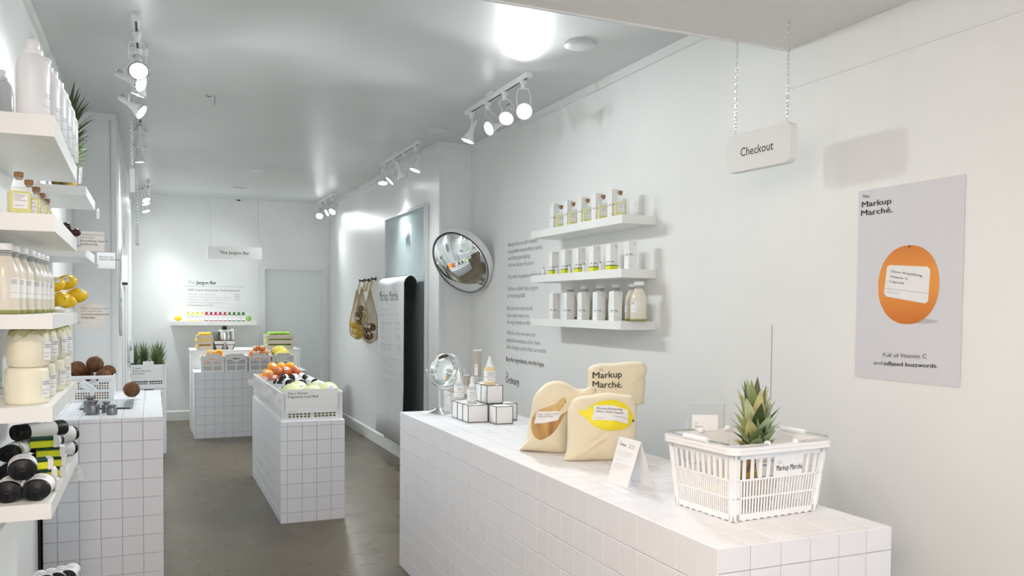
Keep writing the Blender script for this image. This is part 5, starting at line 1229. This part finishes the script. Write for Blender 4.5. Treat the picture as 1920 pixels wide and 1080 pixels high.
ZB = P(881,760,Y=4.09).z; e1 = on(845,782); e2 = on(881,793); e3 = on(912,790); bl = (e1.y-e2.y)/3
x0 = (e1.x+e2.x)/2; x1 = e3.x
for k in range(3): edged(f'white box with black edges in the left row, {ORD[k]}', x0, x1-.003, e2.y+bl*k+.002, e2.y+bl*(k+1)-.002, CK+.0005, ZB)
f1 = on(927,796); f2 = on(957,793); ZB2 = P(927,762,Y=f1.y).z
edged('white box with black edges at the front right of the stack', x1+.004, f2.x, f1.y, f1.y+.10, CK+.0005, ZB)
edged('white box with black edges at the back right of the stack', f2.x+.002-.06, f2.x+.075, f1.y+.115, f1.y+.215, CK+.0005, ZB)
Z2b = ZB+.001; tp = P(913,757,Z=Z2b); tr_ = P(943,756,Z=Z2b); ZT2 = P(914,723,Y=tp.y).z
edged('white box with black edges on top of the stack, front', tp.x, tr_.x, tp.y, tp.y+.085, Z2b, ZT2)
edged('white box with black edges on top of the stack, second', tp.x, tr_.x, tp.y+.088, tp.y+.173, Z2b, ZT2)
edged('white box with black edges on top of the stack, rearmost', tp.x, tr_.x, tp.y+.176, tp.y+.261, Z2b, ZT2)
def dropper(label, px, py, z, r, h, fill, big=False):
    q = P(px, py, Z=z); q.y += r; o = thing('dropper_bottle', label, 'bottle', (q.x,q.y,z+.0005), 0, None)
    part('glass', MB().lathe([(r*.95,0),(r,.002),(r,h*.52),(r*.9,h*.58),(r*.55,h*.62)], 24), fill, o, True)
    part('collar', MB().lathe([(r*.62,h*.61),(r*.64,h*.62),(r*.64,h*.69),(r*.5,h*.70)], 20), m_plasw, o, True)
    part('bulb', MB().lathe([(r*.5,h*.70),(r*.42,h*.78),(r*.30,h*.9),(r*.18,h*.98),(.001,h)], 18), m_plasw, o, True)
    l = part('label', MB().lathe([(r*1.02,h*.10),(r*1.02,h*.50)], 24, cap=False), m_paper, o, 'all')
    pr = MB(); 
    for zz, w_ in ((.42,1.2),(.38,1.0),(.34,1.1),(.27,6.28),(.18,.9)):
        n_ = 24 if w_ > 5 else 6; v = [(r*1.035*math.cos(-2.3+w_*i/n_), r*1.035*math.sin(-2.3+w_*i/n_), h*zz+e_) for e_ in (0,h*.012) for i in range(n_+1)]; pr.add(v, [(i,i+1,n_+2+i,n_+1+i) for i in range(n_)])
    part('label_print', pr, m_grey, l); return o
m_clr = mat('clear serum', (.78,.83,.84), .06, 0, .2, 1.1)
dropper('amber dropper bottle standing on the top white box', 922, 722, ZT2, .032, P(922,669,Y=tp.y).z-ZT2, m_amber)
dropper('clear dropper bottle at the left of the tubes on the box row', 864, 750, ZB, .028, .155, m_clr)
dropper('clear dropper bottle beside the short tube on the box row', 888, 757, ZB, .026, .145, m_clr)
def sqtube(label, px, py, z, w_, h):
    q = P(px, py, Z=z); o = thing('cosmetic_tube', label, 'tube', (q.x, q.y+.02, z+.0005), -.25, None)
    part('cap', MB().lathe([(w_*.42,0),(w_*.44,.002),(w_*.44,h*.16)], 20), m_acr if h > .15 else m_tube, o, True)
    vs = []; n_ = 20
    for t in range(6):
        f = t/5; z_ = h*.165+h*.80*f; a = w_*.46*(1+.10*f); b_ = w_*.46*(1-f)+.0015
        vs += [(a*math.cos(2*PI*i/n_), b_*math.sin(2*PI*i/n_), z_) for i in range(n_)]
    part('tube', MB().add(vs, [(j*n_+i, j*n_+(i+1)%n_, (j+1)*n_+(i+1)%n_, (j+1)*n_+i) for j in range(5) for i in range(n_)]), m_tube, o, 'all')
    part('crimp', MB().box(-w_*.51,w_*.51,-.0015,.0015,h*.955,h), m_paper, o); part('label', MB().box(-w_*.38,w_*.02,-w_*.47,-w_*.44,h*.20,h*.55), m_paper, o)
    part('label_print', MB().box(-w_*.33,-w_*.05,-w_*.475,-w_*.471,h*.49,h*.505).box(-w_*.33,-w_*.1,-w_*.475,-w_*.471,h*.45,h*.462).box(-w_*.38,w_*.02,-w_*.475,-w_*.471,h*.36,h*.364), m_grey, o)
zt3 = ZT2; q = P(895,716,Z=zt3)
sqtube('tall taupe cosmetic tube standing on the top white boxes', 897, 716, ZT2, .046, P(895,656,Y=q.y).z-ZT2)
q = P(876,745,Z=ZB); sqtube('short taupe cosmetic tube standing on the left row of boxes', 877, 748, ZB, .034, P(876,701,Y=q.y).z-ZB)
# ------------------------------------------------------------ tote bags
def px_of(q): v = q-EYE; d = v.dot(FW); return (960+F_PX*v.dot(RT)/d, CY-F_PX*v.dot(UP)/d)
CREASE = {23: [((1066,862),(1140,812),.007),((1190,800),(1150,850),.005),((1072,760),(1100,748),.004)], 11: [((980,835),(1030,843),.006),((1060,850),(1066,760),.006),((1005,745),(1060,728),.005),((1050,735),(1110,733),.008)], 3: [((1205,700),(1180,690),.008),((1195,770),(1205,720),.008),((1110,772),(1150,760),.005),((1170,700),(1195,750),.006)]}
def creases(p, seed):
    t = 0
    for (a, b, h) in CREASE.get(seed, ()):
        ax, ay = a; dx, dy = b[0]-ax, b[1]-ay; L = dx*dx+dy*dy; u = max(0, min(1, ((p[0]-ax)*dx+(p[1]-ay)*dy)/L))
        d = math.hypot(p[0]-ax-dx*u, p[1]-ay-dy*u); t += h*math.exp(-(d/3.2)**2)*math.sin(PI*min(1,max(.0,u*.9+.05)))-h*.5*math.exp(-((d-6)/4)**2)
    return t
def tote(label, outline, o3, n3, thick, name_mat=m_canvas, group=None, centre=None, lumps=(), seed=0, zf=CK):
    """outline pixels are laid on the upright plane through o3 with normal n3 and inflated"""
    o3 = Vector(o3); n3 = Vector(n3).normalized(); pts = [PP(x, y, o3, n3) for x, y in outline]
    # resample
    seg = []; M_ = len(pts)
    for i in range(M_):
        a, b = pts[i], pts[(i+1)%M_]; k = max(1, int((b-a).length/.012))
        for j in range(k): seg.append(a.lerp(b, j/k))
    c = sum(seg, Vector())/len(seg); 
    if centre: c = PP(*centre, o3, n3)
    o = thing('tote_bag', label, 'tote bag', (c.x, c.y, min(p.z for p in pts))); L0 = o.location
    rings = 12; n_ = len(seg); mb = MB(); vs = []
    for s_ in (1, -1):
        for j in range(rings+1):
            t = j/rings
            for p in seg:
                q = c.lerp(p, t); d = thick*(1-t**3.2)**.6
                w_ = noise.noise(q*9+Vector((seed,s_,0)))*.016+noise.noise(q*24+Vector((seed,0,0)))*.006+creases(px_of(q), seed)
                q = q+n3*(s_*d*(1 if s_ > 0 else .8)+w_*(1-t**4)); q.z = max(q.z, zf+.0008); vs.append(q-L0)
    B = (rings+1)*n_; fs = []
    for base, flip in ((0,0),(B,1)):
        for j in range(rings):
            for i in range(n_):
                a, b_, c_, d_ = base+j*n_+i, base+j*n_+(i+1)%n_, base+(j+1)*n_+(i+1)%n_, base+(j+1)*n_+i
                fs.append((a,b_,c_,d_) if flip else (a,d_,c_,b_))
    for i in range(n_): fs.append((rings*n_+i, rings*n_+(i+1)%n_, B+rings*n_+(i+1)%n_, B+rings*n_+i))
    mb.add(vs, fs); me = mb.mesh('bag', name_mat, 'all'); bm = bmesh.new(); bm.from_mesh(me); bmesh.ops.remove_doubles(bm, verts=bm.verts, dist=.0004); bmesh.ops.recalc_face_normals(bm, faces=bm.faces); bm.to_mesh(me); bm.free()
    me.polygons.foreach_set('use_smooth', [True]*len(me.polygons)); link('bag', me, o)
    def front(px, py, lift=.002):
        q = PP(px, py, o3, n3); 
        # radial parameter towards the outline
        best = 1e9; dq = (q-c)
        r = 1
        for i in range(n_):
            a, b_ = seg[i]-c, seg[(i+1)%n_]-c; e = b_-a; cr = dq.cross(e); 
            if cr.length < 1e-9: continue
            k = a.cross(e).dot(cr)/cr.length_squared; u = a.cross(dq).dot(-cr)/cr.length_squared if False else None
            if k > 0:
                hit = dq*k; s2 = (hit-a).dot(e)/e.length_squared
                if -.001 <= s2 <= 1.001 and k < best: best = k
        t = min(.999, 1/best) if best < 1e8 else .5
        d = thick*(1-t**3.2)**.6; w_ = noise.noise(q*9+Vector((seed,1,0)))*.016+noise.noise(q*24+Vector((seed,0,0)))*.006+creases(px_of(q), seed)
        return q+n3*(d+w_*(1-t**4)+lift)
    return o, front
def printed(o, front, poly, m, name, lift=.002, rings=10, centre=None, smooth='all'):
    """flat print that follows the cloth: polygon in pixels draped on the bag front"""
    pp = []
    for i in range(len(poly)):
        (ax, ay), (bx2, by2) = poly[i], poly[(i+1)%len(poly)]; k = max(1, int(math.hypot(bx2-ax, by2-ay)/3))
        pp += [(ax+(bx2-ax)*j/k, ay+(by2-ay)*j/k) for j in range(k)]
    poly = pp
    n_ = len(poly); cx = sum(p[0] for p in poly)/n_; cy = sum(p[1] for p in poly)/n_; vs = []
    for j in range(rings+1):
        for x, y in poly: t = j/rings; vs.append(front(cx+(x-cx)*t, cy+(y-cy)*t, lift)-o.location)
    fs = [(j*n_+i, (j+1)*n_+i, (j+1)*n_+(i+1)%n_, j*n_+(i+1)%n_) for j in range(rings) for i in range(n_)]
    return part(name, MB().add(vs, fs), m, o, smooth)
def dtext(o, front, s, px, py, pxe, pye, hpx, m, bold=0, lift=.0045):
    me, x0, wd = text_mesh(s, bold, m); nm = me.copy(); bm = bmesh.new(); bm.from_mesh(nm)
    bmesh.ops.subdivide_edges(bm, edges=[e for e in bm.edges if e.calc_length() > .25], cuts=1)
    for v in bm.verts:
        u = (v.co.x-x0)/wd; vv = v.co.y/.70; v.co = front(px+(pxe-px)*u, py+(pye-py)*u-hpx*vv, lift)-o.location
    bm.to_mesh(nm); bm.free(); return link('lettering', nm, o)
def smooth_poly(pts, k=4):
    out = []; n_ = len(pts)
    for i in range(n_):
        p0,p1,p2,p3 = [Vector((*pts[(i+d)%n_],0)) for d in (-1,0,1,2)]
        for j in range(k):
            t = j/k; q = .5*((2*p1)+(-p0+p2)*t+(2*p0-5*p1+4*p2-p3)*t*t+(-p0+3*p1-3*p2+p3)*t**3); out.append((q.x,q.y))
    return out
# back bag, on its white crate
crate(CR_C, 'white perforated crate behind the tote bags, under the lettered bag', 1.80, 3.255, CK, 0, None, None)
o3 = (1.80, 3.20, 1.1); bo, bf = tote('natural tote bag lettered Markup Marché, standing on the crate at the back',
    [(1103,690),(1112,684),(1125,681),(1150,681),(1185,677),(1206,678),(1213,688),(1213,699),(1209,704),(1211,716),(1209,730),(1207,760),(1203,771),(1170,779),(1120,779),(1104,770),(1099,745),(1102,715)], o3, (-.30,-1,0), .058, seed=3, zf=CK+.1865)
dtext(bo, bf, 'The', 1120, 694, 1127, 694, 5, m_grey, -.004); dtext(bo, bf, 'Markup', 1108, 708, 1160, 705, 12, m_black, .006); dtext(bo, bf, 'Marché.', 1108, 725, 1160, 724, 12, m_black, .006)
# left bag: split coconut print
bo, bf = tote('natural tote bag printed with a brown husk fruit, left of the three bags',
    smooth_poly([(973,844),(985,828),(991,797),(997,765),(1001,744),(1015,726),(1030,716),(1048,714),(1066,719),(1078,727),(1095,729),(1110,724),(1119,731),(1112,738),(1085,741),(1072,744),(1068,775),(1064,815),(1060,855),(1040,853),(1010,849),(990,846)], 3), (1.50, 3.17, CK), (-.62,-1,0), .060, seed=11, centre=(1030,790))
hus = smooth_poly([(998,790),(1003,775),(1015,765),(1033,759),(1047,754),(1054,746),(1061,744),(1063,752),(1061,765),(1058,778),(1051,792),(1041,806),(1030,815),(1016,821),(1005,815),(999,804)])
m_husk = nz(mat('printed husk', (.36,.17,.05), .7), 30, (.62,.38,.14), stretch=(1,1,.15)); m_huskt = nz(mat('printed pale husk', (.60,.40,.14), .7), 25, (.74,.54,.24))
printed(bo, bf, hus, m_husk, 'printed_fruit', .0025)
printed(bo, bf, smooth_poly([(1003,779),(1006,772),(1018,764),(1034,759),(1048,754),(1055,746),(1061,745),(1060,755),(1052,766),(1030,772)],3), m_huskt, 'printed_highlight', .0035)
printed(bo, bf, [(1010,768),(1032,768),(1057,767),(1049,784),(1025,789),(1004,791)], m_paper, 'printed_label', .0055, 8)
dtext(bo, bf, 'Ultra Thick Creamy', 1012, 775, 1050, 773, 3.4, m_grey, 0, .007); dtext(bo, bf, 'Hydration Shield', 1011, 779, 1040, 778, 3.4, m_grey, 0, .007)
# front bag: lemon print
bo, bf = tote('natural tote bag printed with a yellow lemon, in front of the others',
    smooth_poly([(1055,866),(1063,842),(1064,810),(1064,775),(1069,758),(1080,745),(1105,741),(1135,736),(1170,740),(1186,742),(1193,757),(1194,780),(1191,820),(1187,862),(1150,867),(1100,868),(1070,869)], 3), (1.58, 2.93, CK), (-.22,-1,.16), .060, seed=23, centre=(1128,806))
lem = smooth_poly([(1079,773),(1085,769),(1092,770),(1105,759),(1125,752),(1145,751),(1162,757),(1174,769),(1182,785),(1177,793),(1165,803),(1148,807),(1125,807),(1105,799),(1092,785),(1085,780)])
m_plem = radial('printed lemon', (.95,.86,.04), (.86,.68,.02)); printed(bo, bf, lem, m_plem, 'printed_lemon', .0025)
printed(bo, bf, [(1180,786),(1184,790),(1182,792),(1178,790)], m_leafd, 'printed_tip', .003, 2)
printed(bo, bf, smooth_poly([(1106,761),(1138,761),(1169,770),(1168,795),(1140,789),(1102,788)],1), m_paper, 'printed_label', .005, 10)
dtext(bo, bf, 'Photon-Enhancing', 1111, 768, 1157, 770.5, 3.8, m_black, 0, .0068); dtext(bo, bf, 'Citric Acid Capsule', 1109, 773.5, 1159, 777, 3.8, m_black, 0, .0068); dtext(bo, bf, '$260.60', 1106, 786, 1123, 786, 3, m_lgrey, 0, .0065)
a_ = [(1140,780),(1152,781),(1168,786),(1168,787.2),(1152,782.5),(1140,781.2)]; printed(bo, bf, a_, m_lgrey, 'printed_rule', .0065, 1)
# tent card
q0, q1 = on(1138,903), on(1176,916); q2 = on(1198,912)
xd = (q1-q0).normalized(); top = P(1152,811,Y=(q0.y+q1.y)/2+.03); W_ = (q1-q0).length
nx_ = Vector((-xd.y, xd.x, 0)); nx_ = nx_ if nx_.y > 0 else -nx_
o = thing('tent_card', 'white folded tent card with small print in front of the tote bags', 'card', q0)
hT = .158; bkx = nx_*.095; ap = nx_*.045+ZU*hT; mb = MB(); t_ = ZU*.0
A0, A1 = Vector((0,0,.0006)), xd*W_+Vector((0,0,.0006)); T0, T1 = ap+xd*.008, ap+xd*(W_+.012); B0, B1 = bkx+Vector((0,0,.0006)), bkx+xd*(W_+.02)+Vector((0,0,.0006))
for (a, b, c, d_) in ((A0,A1,T1,T0),(T0,T1,B1,B0)): mb.quad(a, b, c, d_)
tc = part('folded_card', mb, m_paper, o); sm = tc.modifiers.new('s','SOLIDIFY'); sm.thickness = .001
upv = (T0-A0).normalized(); fn = xd.cross(upv)
def tl(s, u, v, cap, wd, m=m_lgrey, bold=0): text(s, cap, q0+xd*W_*u+(T0-A0)*v+fn*.0012, xd, m, o, width=W_*wd, up=upv, bold=bold)
tl('The',.12,.90,.006,.08,m_grey); tl('Ordinary.',.12,.83,.009,.33,m_black,.004); tl('Markup',.58,.86,.006,.26,m_grey); tl('Marché.',.58,.81,.006,.26,m_grey)
for i, (s, wd) in enumerate((('Skincare priced for what it is',.72),('made of and never for the words',.74),('printed on its packaging.',.6),('',0),('No hype.',.26),('',0),('Ask for the list of ingredients',.7),('and what each of them costs',.64),('before you buy a promise.',.56))):
    if s: tl(s, .10, .70-.045*i, .004, wd)
# acrylic holders behind the basket
def acr_holder(label, pl, pr_, top, zc_=CK, card_=None, lean=0):
    a, b = Vector(pl), Vector(pr_); xd = (b-a).normalized(); W_ = (b-a).length; n_ = Vector((xd.y,-xd.x,0))
    if n_.y > 0: n_ = -n_
    o = thing('acrylic_holder', label, 'sign holder', (a.x,a.y,zc_)); H_ = top-zc_
    Mx = Matrix(((xd.x,n_.x,0,0),(xd.y,n_.y,0,0),(0,0,1,0),(0,0,0,1)))
    part('acrylic_sheet', MB().rbox(0,W_,-.003,0,.0005,H_,.001,Mx), m_acr, o); part('foot', MB().rbox(0,W_,-.055,.0,0,.003,.001,Mx), m_acr, o)
    ed = MB().box(-.001,.0015,-.0035,.0005,0,H_,Mx).box(W_-.0015,W_+.001,-.0035,.0005,0,H_,Mx).box(0,W_,-.0035,.0005,H_-.0015,H_+.0005,Mx)
    part('bright_edge', ed, mat('acrylic edge', (.75,.78,.78), .2, alpha=.6), o)
    if card_:
        x0_, x1_, z0_, z1_ = card_; part('inserted_card', MB().box(x0_,x1_,.0005,.0015,z0_,z1_,Mx), m_paper, o)
        p0 = Vector((a.x,a.y,zc_))
        for s, z_, cap, wd in (('The',.86,.005,.12),('Markup',.80,.007,.30),('Marché.',.74,.007,.32),('Cash and card accepted',.60,.004,.42)):
            text(s, cap, p0+xd*(x0_+.01)+n_*.003+ZU*(z0_+(z1_-z0_)*z_), xd, m_grey, o, width=(x1_-x0_)*wd)
    return o
hy = 2.36; a = P(1288,850,Y=hy); b = P(1358,850,Y=hy-.05); tpz = P(1288,755,Y=hy).z
Wd = (Vector((b.x,b.y,0))-Vector((a.x,a.y,0))).length
cx0_ = (P(1299,800,Y=hy-.01).x-a.x); cx1_ = (P(1349,800,Y=hy-.04).x-a.x); z1_ = P(1299,777,Y=hy).z-CK
acr_holder('clear acrylic holder with a white card, behind the left side of the basket', (a.x,a.y,0), (b.x,b.y,0), tpz, CK, (cx0_, cx1_, .03, z1_))
hy = 2.27; a = P(1372,850,Y=hy); b = P(1443,850,Y=hy); 
o = thing('wire_stand', 'thin black upright wire with clear crossbars rising behind the pineapple', 'stand', (b.x, hy, CK))
part('base', MB().rbox(-.05,.05,-.03,.03,0,.004,.001), m_acr, o); part('upright', MB().box(-.0008,.0008,-.0015,.0015,.004,P(1443,609,Y=hy).z-CK), m_grey, o)
ck_ = P(1443,733,Y=hy).z-CK; part('crossbar', MB().box(P(1363,724,Y=hy).x-b.x,0,-.001,.001,ck_,ck_+.0012).box(P(1400,724,Y=hy).x-b.x,0,-.001,.001,ck_+.012,ck_+.0132), m_lgrey, o)
# ------------------------------------------------------------ shopping basket
q0 = on(1397,996); q1 = on(1557,970)
RZB = .075; bw, bd_ = .330, .255; BH = .213; TW, TD = .020, .020
rimz = BH
def bpt(u, v, z):   # u,v in -1..1 ; tapering box
    f = z/BH; return ((bw/2+TW*f)*u, (bd_/2+TD*f)*v, z)
cxy = Vector((q0.x+.024,q0.y+.082,0))+Matrix.Rotation(RZB,3,'Z') @ Vector((bw/2-.0,bd_/2,0))
bk = thing('shopping_basket', 'white plastic shopping basket with wire handles on the checkout counter', 'basket', (cxy.x,cxy.y,CK), RZB)
def sidebar(mb, face, s0, s1, z0, z1, t=.003):
    """a bar on a side: s along the side in -1..1, thickness t, following the taper"""
    v = []
    for z in (z0, z1):
        for s in (s0, s1):
            for d in (0, t):
                if face == 'f': x, y, zz = bpt(s, -1, z); v.append((x, y+d, zz))
                if face == 'b': x, y, zz = bpt(s, 1, z); v.append((x, y-d, zz))
                if face == 'l': x, y, zz = bpt(-1, s, z); v.append((x+d, y, zz))
                if face == 'r': x, y, zz = bpt(1, s, z); v.append((x-d, y, zz))
    mb.add(v, [(0,1,3,2),(4,6,7,5),(0,4,5,1),(2,3,7,6),(0,2,6,4),(1,5,7,3)])
bands = ((.004,.022),(.066,.072),(.118,.124),(.182,BH))
E_ = lambda f: 1 if f in 'fb' else .972
body = MB()
for fc in 'fblr':
    for z0, z1 in bands: sidebar(body, fc, -E_(fc), E_(fc), z0, z1, .0035)
    for s0, s1 in ((-E_(fc),-.86),(.86,E_(fc))): sidebar(body, fc, s0, s1, .004, BH, .0035)
for sx in (-1,1):
    for sy in (-1,1):
        a_, b_ = Vector(bpt(sx,sy,.0045)), Vector(bpt(sx,sy,BH)); ins = Vector((-sx*.009,-sy*.009,0)); body.tube([a_+ins, b_+ins], .0105, 12)
part('body', body, m_plasw, bk, True)
for fc in 'fblr':
    sl = MB(); n_ = 26
    for z0, z1, k_ in ((.022,.066,n_),(.072,.118,n_),(.124,.182,10)):
        for i in range(k_):
            c_ = -.86+1.72*(i+.5)/k_; hw_ = 1.72/k_*.5*(.48 if k_ == n_ else .38); sidebar(sl, fc, c_-hw_, c_+hw_, z0-.001, z1+.001, .003)
    part('side_slats', sl, m_plasw, bk, kind='stuff')
fl = MB(); 
for i in range(12): x_ = -bw/2+bw*(i+.5)/12; fl.box(x_-.006,x_+.006,-bd_/2,bd_/2,.001,.005)
for i in range(9): y_ = -bd_/2+bd_*(i+.5)/9; fl.box(-bw/2,bw/2,y_-.006,y_+.006,.001,.005)
part('bottom_grid', fl, m_plasw, bk, kind='stuff')
rim = MB(); W2, D2 = bw+2*TW, bd_+2*TD
outer = rrect(W2+.030, D2+.030, .03, 6); inn = rrect(W2-.004, D2-.004, .018, 6); k_ = len(outer)
for z in (BH-.002, BH+.008): pass
vs = [(x,y,BH-.004) for x,y in outer]+[(x,y,BH+.006) for x,y in outer]+[(x,y,BH+.008) for x,y in inn]+[(x,y,BH-.004) for x,y in inn]
fs = []
for i in range(k_):
    j = (i+1)%k_
    for a_, b_ in ((0,1),(1,2),(2,3),(3,0)): fs.append((a_*k_+i, a_*k_+j, b_*k_+j, b_*k_+i))
rim.add(vs, fs); me = rim.mesh('rim', m_plasw); bm = bmesh.new(); bm.from_mesh(me); bmesh.ops.recalc_face_normals(bm, faces=bm.faces); bm.to_mesh(me); bm.free(); link('rim', me, bk)
lip = MB(); lo_ = rrect(W2+.030, D2+.030, .03, 6); li_ = rrect(W2+.026, D2+.026, .028, 6)
vs = [(x,y,BH-.014) for x,y in lo_]+[(x,y,BH-.003) for x,y in lo_]+[(x,y,BH-.003) for x,y in li_]+[(x,y,BH-.014) for x,y in li_]
fs = [(a_*k_+i, a_*k_+(i+1)%k_, b_*k_+(i+1)%k_, b_*k_+i) for i in range(k_) for a_, b_ in ((0,1),(1,2),(2,3),(3,0))]
me = MB().add(vs, fs).mesh('lip', m_plasw); bm = bmesh.new(); bm.from_mesh(me); bmesh.ops.recalc_face_normals(bm, faces=bm.faces); bm.to_mesh(me); bm.free(); link('lip', me, bk)
for sx in (-1,1):
    for sy in (-1,1): part('foot', MB().rbox(sx*bw*.40-.012, sx*bw*.40+.012, sy*bd_*.42-.012, sy*bd_*.42+.012, -.0, .0039, .001), m_plasw, bk)
# printed plate on the front, upper band
def fpt(s, z, off=.0015): x, y, zz = bpt(s, -1, z); return Vector((x, y-off, zz))
part('name_plate', MB().quad(fpt(-.78,.120,.001), fpt(.50,.120,.001), fpt(.50,.188,.001), fpt(-.78,.188,.001)), m_plasw, bk) if False else None
part('name_plate', MB().quad(fpt(-.16,.119,.002), fpt(.48,.119,.002), fpt(.48,.186,.002), fpt(-.16,.186,.002)), m_plasw, bk)
Rb = Matrix.Rotation(RZB,3,'Z')
def bw_(v): return Vector(bk.location)+Rb @ v
upb = (fpt(0,.18)-fpt(0,.12)).normalized()
text('The', .010, bw_(fpt(-.09,.160,.003)), Rb @ XR, m_lgrey, None, width=.018, up=Rb @ upb).name
lt_ = bpy.data.objects[-1] if False else None
for ob in [o for o in COL.objects if o.parent is None and o.name.startswith('lettering')]:
    ob.data.transform((Matrix.Translation(bk.location) @ Rb.to_4x4()).inverted()); ob.parent = bk
t_ = text('Markup Marché.', .0165, bw_(fpt(-.10,.140,.003)), Rb @ XR, m_black, None, width=.105, up=Rb @ upb, bold=.002)
t_.data.transform((Matrix.Translation(bk.location) @ Rb.to_4x4()).inverted()); t_.parent = bk
# wire handles folded down on the rim
def wire(mb, pts, r=.0028): mb.tube(pts, r, 8)
zr = BH+.011
for sx in (-1, 1):
    o = MB(); px_ = sx*.055; ex = sx*(W2/2+.010); yv = D2/2+.004
    wire(o, [(px_,-yv+.006,zr-.004),(px_+sx*.01,-yv-.004,zr),(ex-sx*.02,-yv-.006,zr+.002),(ex,-yv+.01,zr+.003),(ex+sx*.002,-yv+.06,zr+.003),(ex+sx*.002,yv-.06,zr+.003),(ex,yv-.01,zr+.003),(ex-sx*.02,yv+.006,zr+.002),(px_+sx*.01,yv+.004,zr),(px_,yv-.006,zr-.004)])
    hh_ = part('wire_handle', o, m_chrome, bk, True)
    part('grip', MB().tube([(ex+sx*.002,-yv+.10,zr+.003),(ex+sx*.002,yv-.10,zr+.003)], .0085, 12), m_plasw, hh_, True)
    for sy in (-1,1): part('pivot', MB().lathe([(.009,-.005),(.0105,0),(.009,.006),(.004,.009)], 14, T=Matrix.Translation((px_, sy*(yv-.008), zr-.002))), m_plasw, bk, True)
# pineapple standing in the basket
pb = P(1415,850,Y=cxy.y-.03); zc0 = P(1425,850,Y=cxy.y-.055).z
ht = P(1430,720,Y=pb.y).z-zc0
pineapple('large pineapple with a pale green crown standing in the shopping basket', (pb.x+.0, pb.y, CK+.006), .062, zc0-CK-.006, ht*.94, (0,0.0,.3), None, 4, True, (m_leafp,m_leafp,m_leafp,m_leaf,m_leafy,m_leafd), .029, 52, .88)
yl = solid('lemon_half_box', MB().rbox(-.075,.075,-.05,.05,0,.05,.01), m_lemonb, 'yellow carton lying behind the pineapple in the bottom of the shopping basket', 'carton', (cxy.x-.0, cxy.y+.085, CK+.0065), (0,0,.1)); yl.name = 'yellow_carton'
pc = Vector((pb.x-.045, pb.y-.068, CK+.115)); card('white label card reading Tropical Flawless Glow-Up on the basket pineapple', pc, .075, .068, Rb @ XR, (0,.12,1), [('Tropical',.008,.014,.0075,m_black,0,.034),('Flawless Glow-Up',.008,.026,.0075,m_black,0,.06),('Rejuvenator',.008,.038,.0075,m_black,0,.042)], rule=.046)
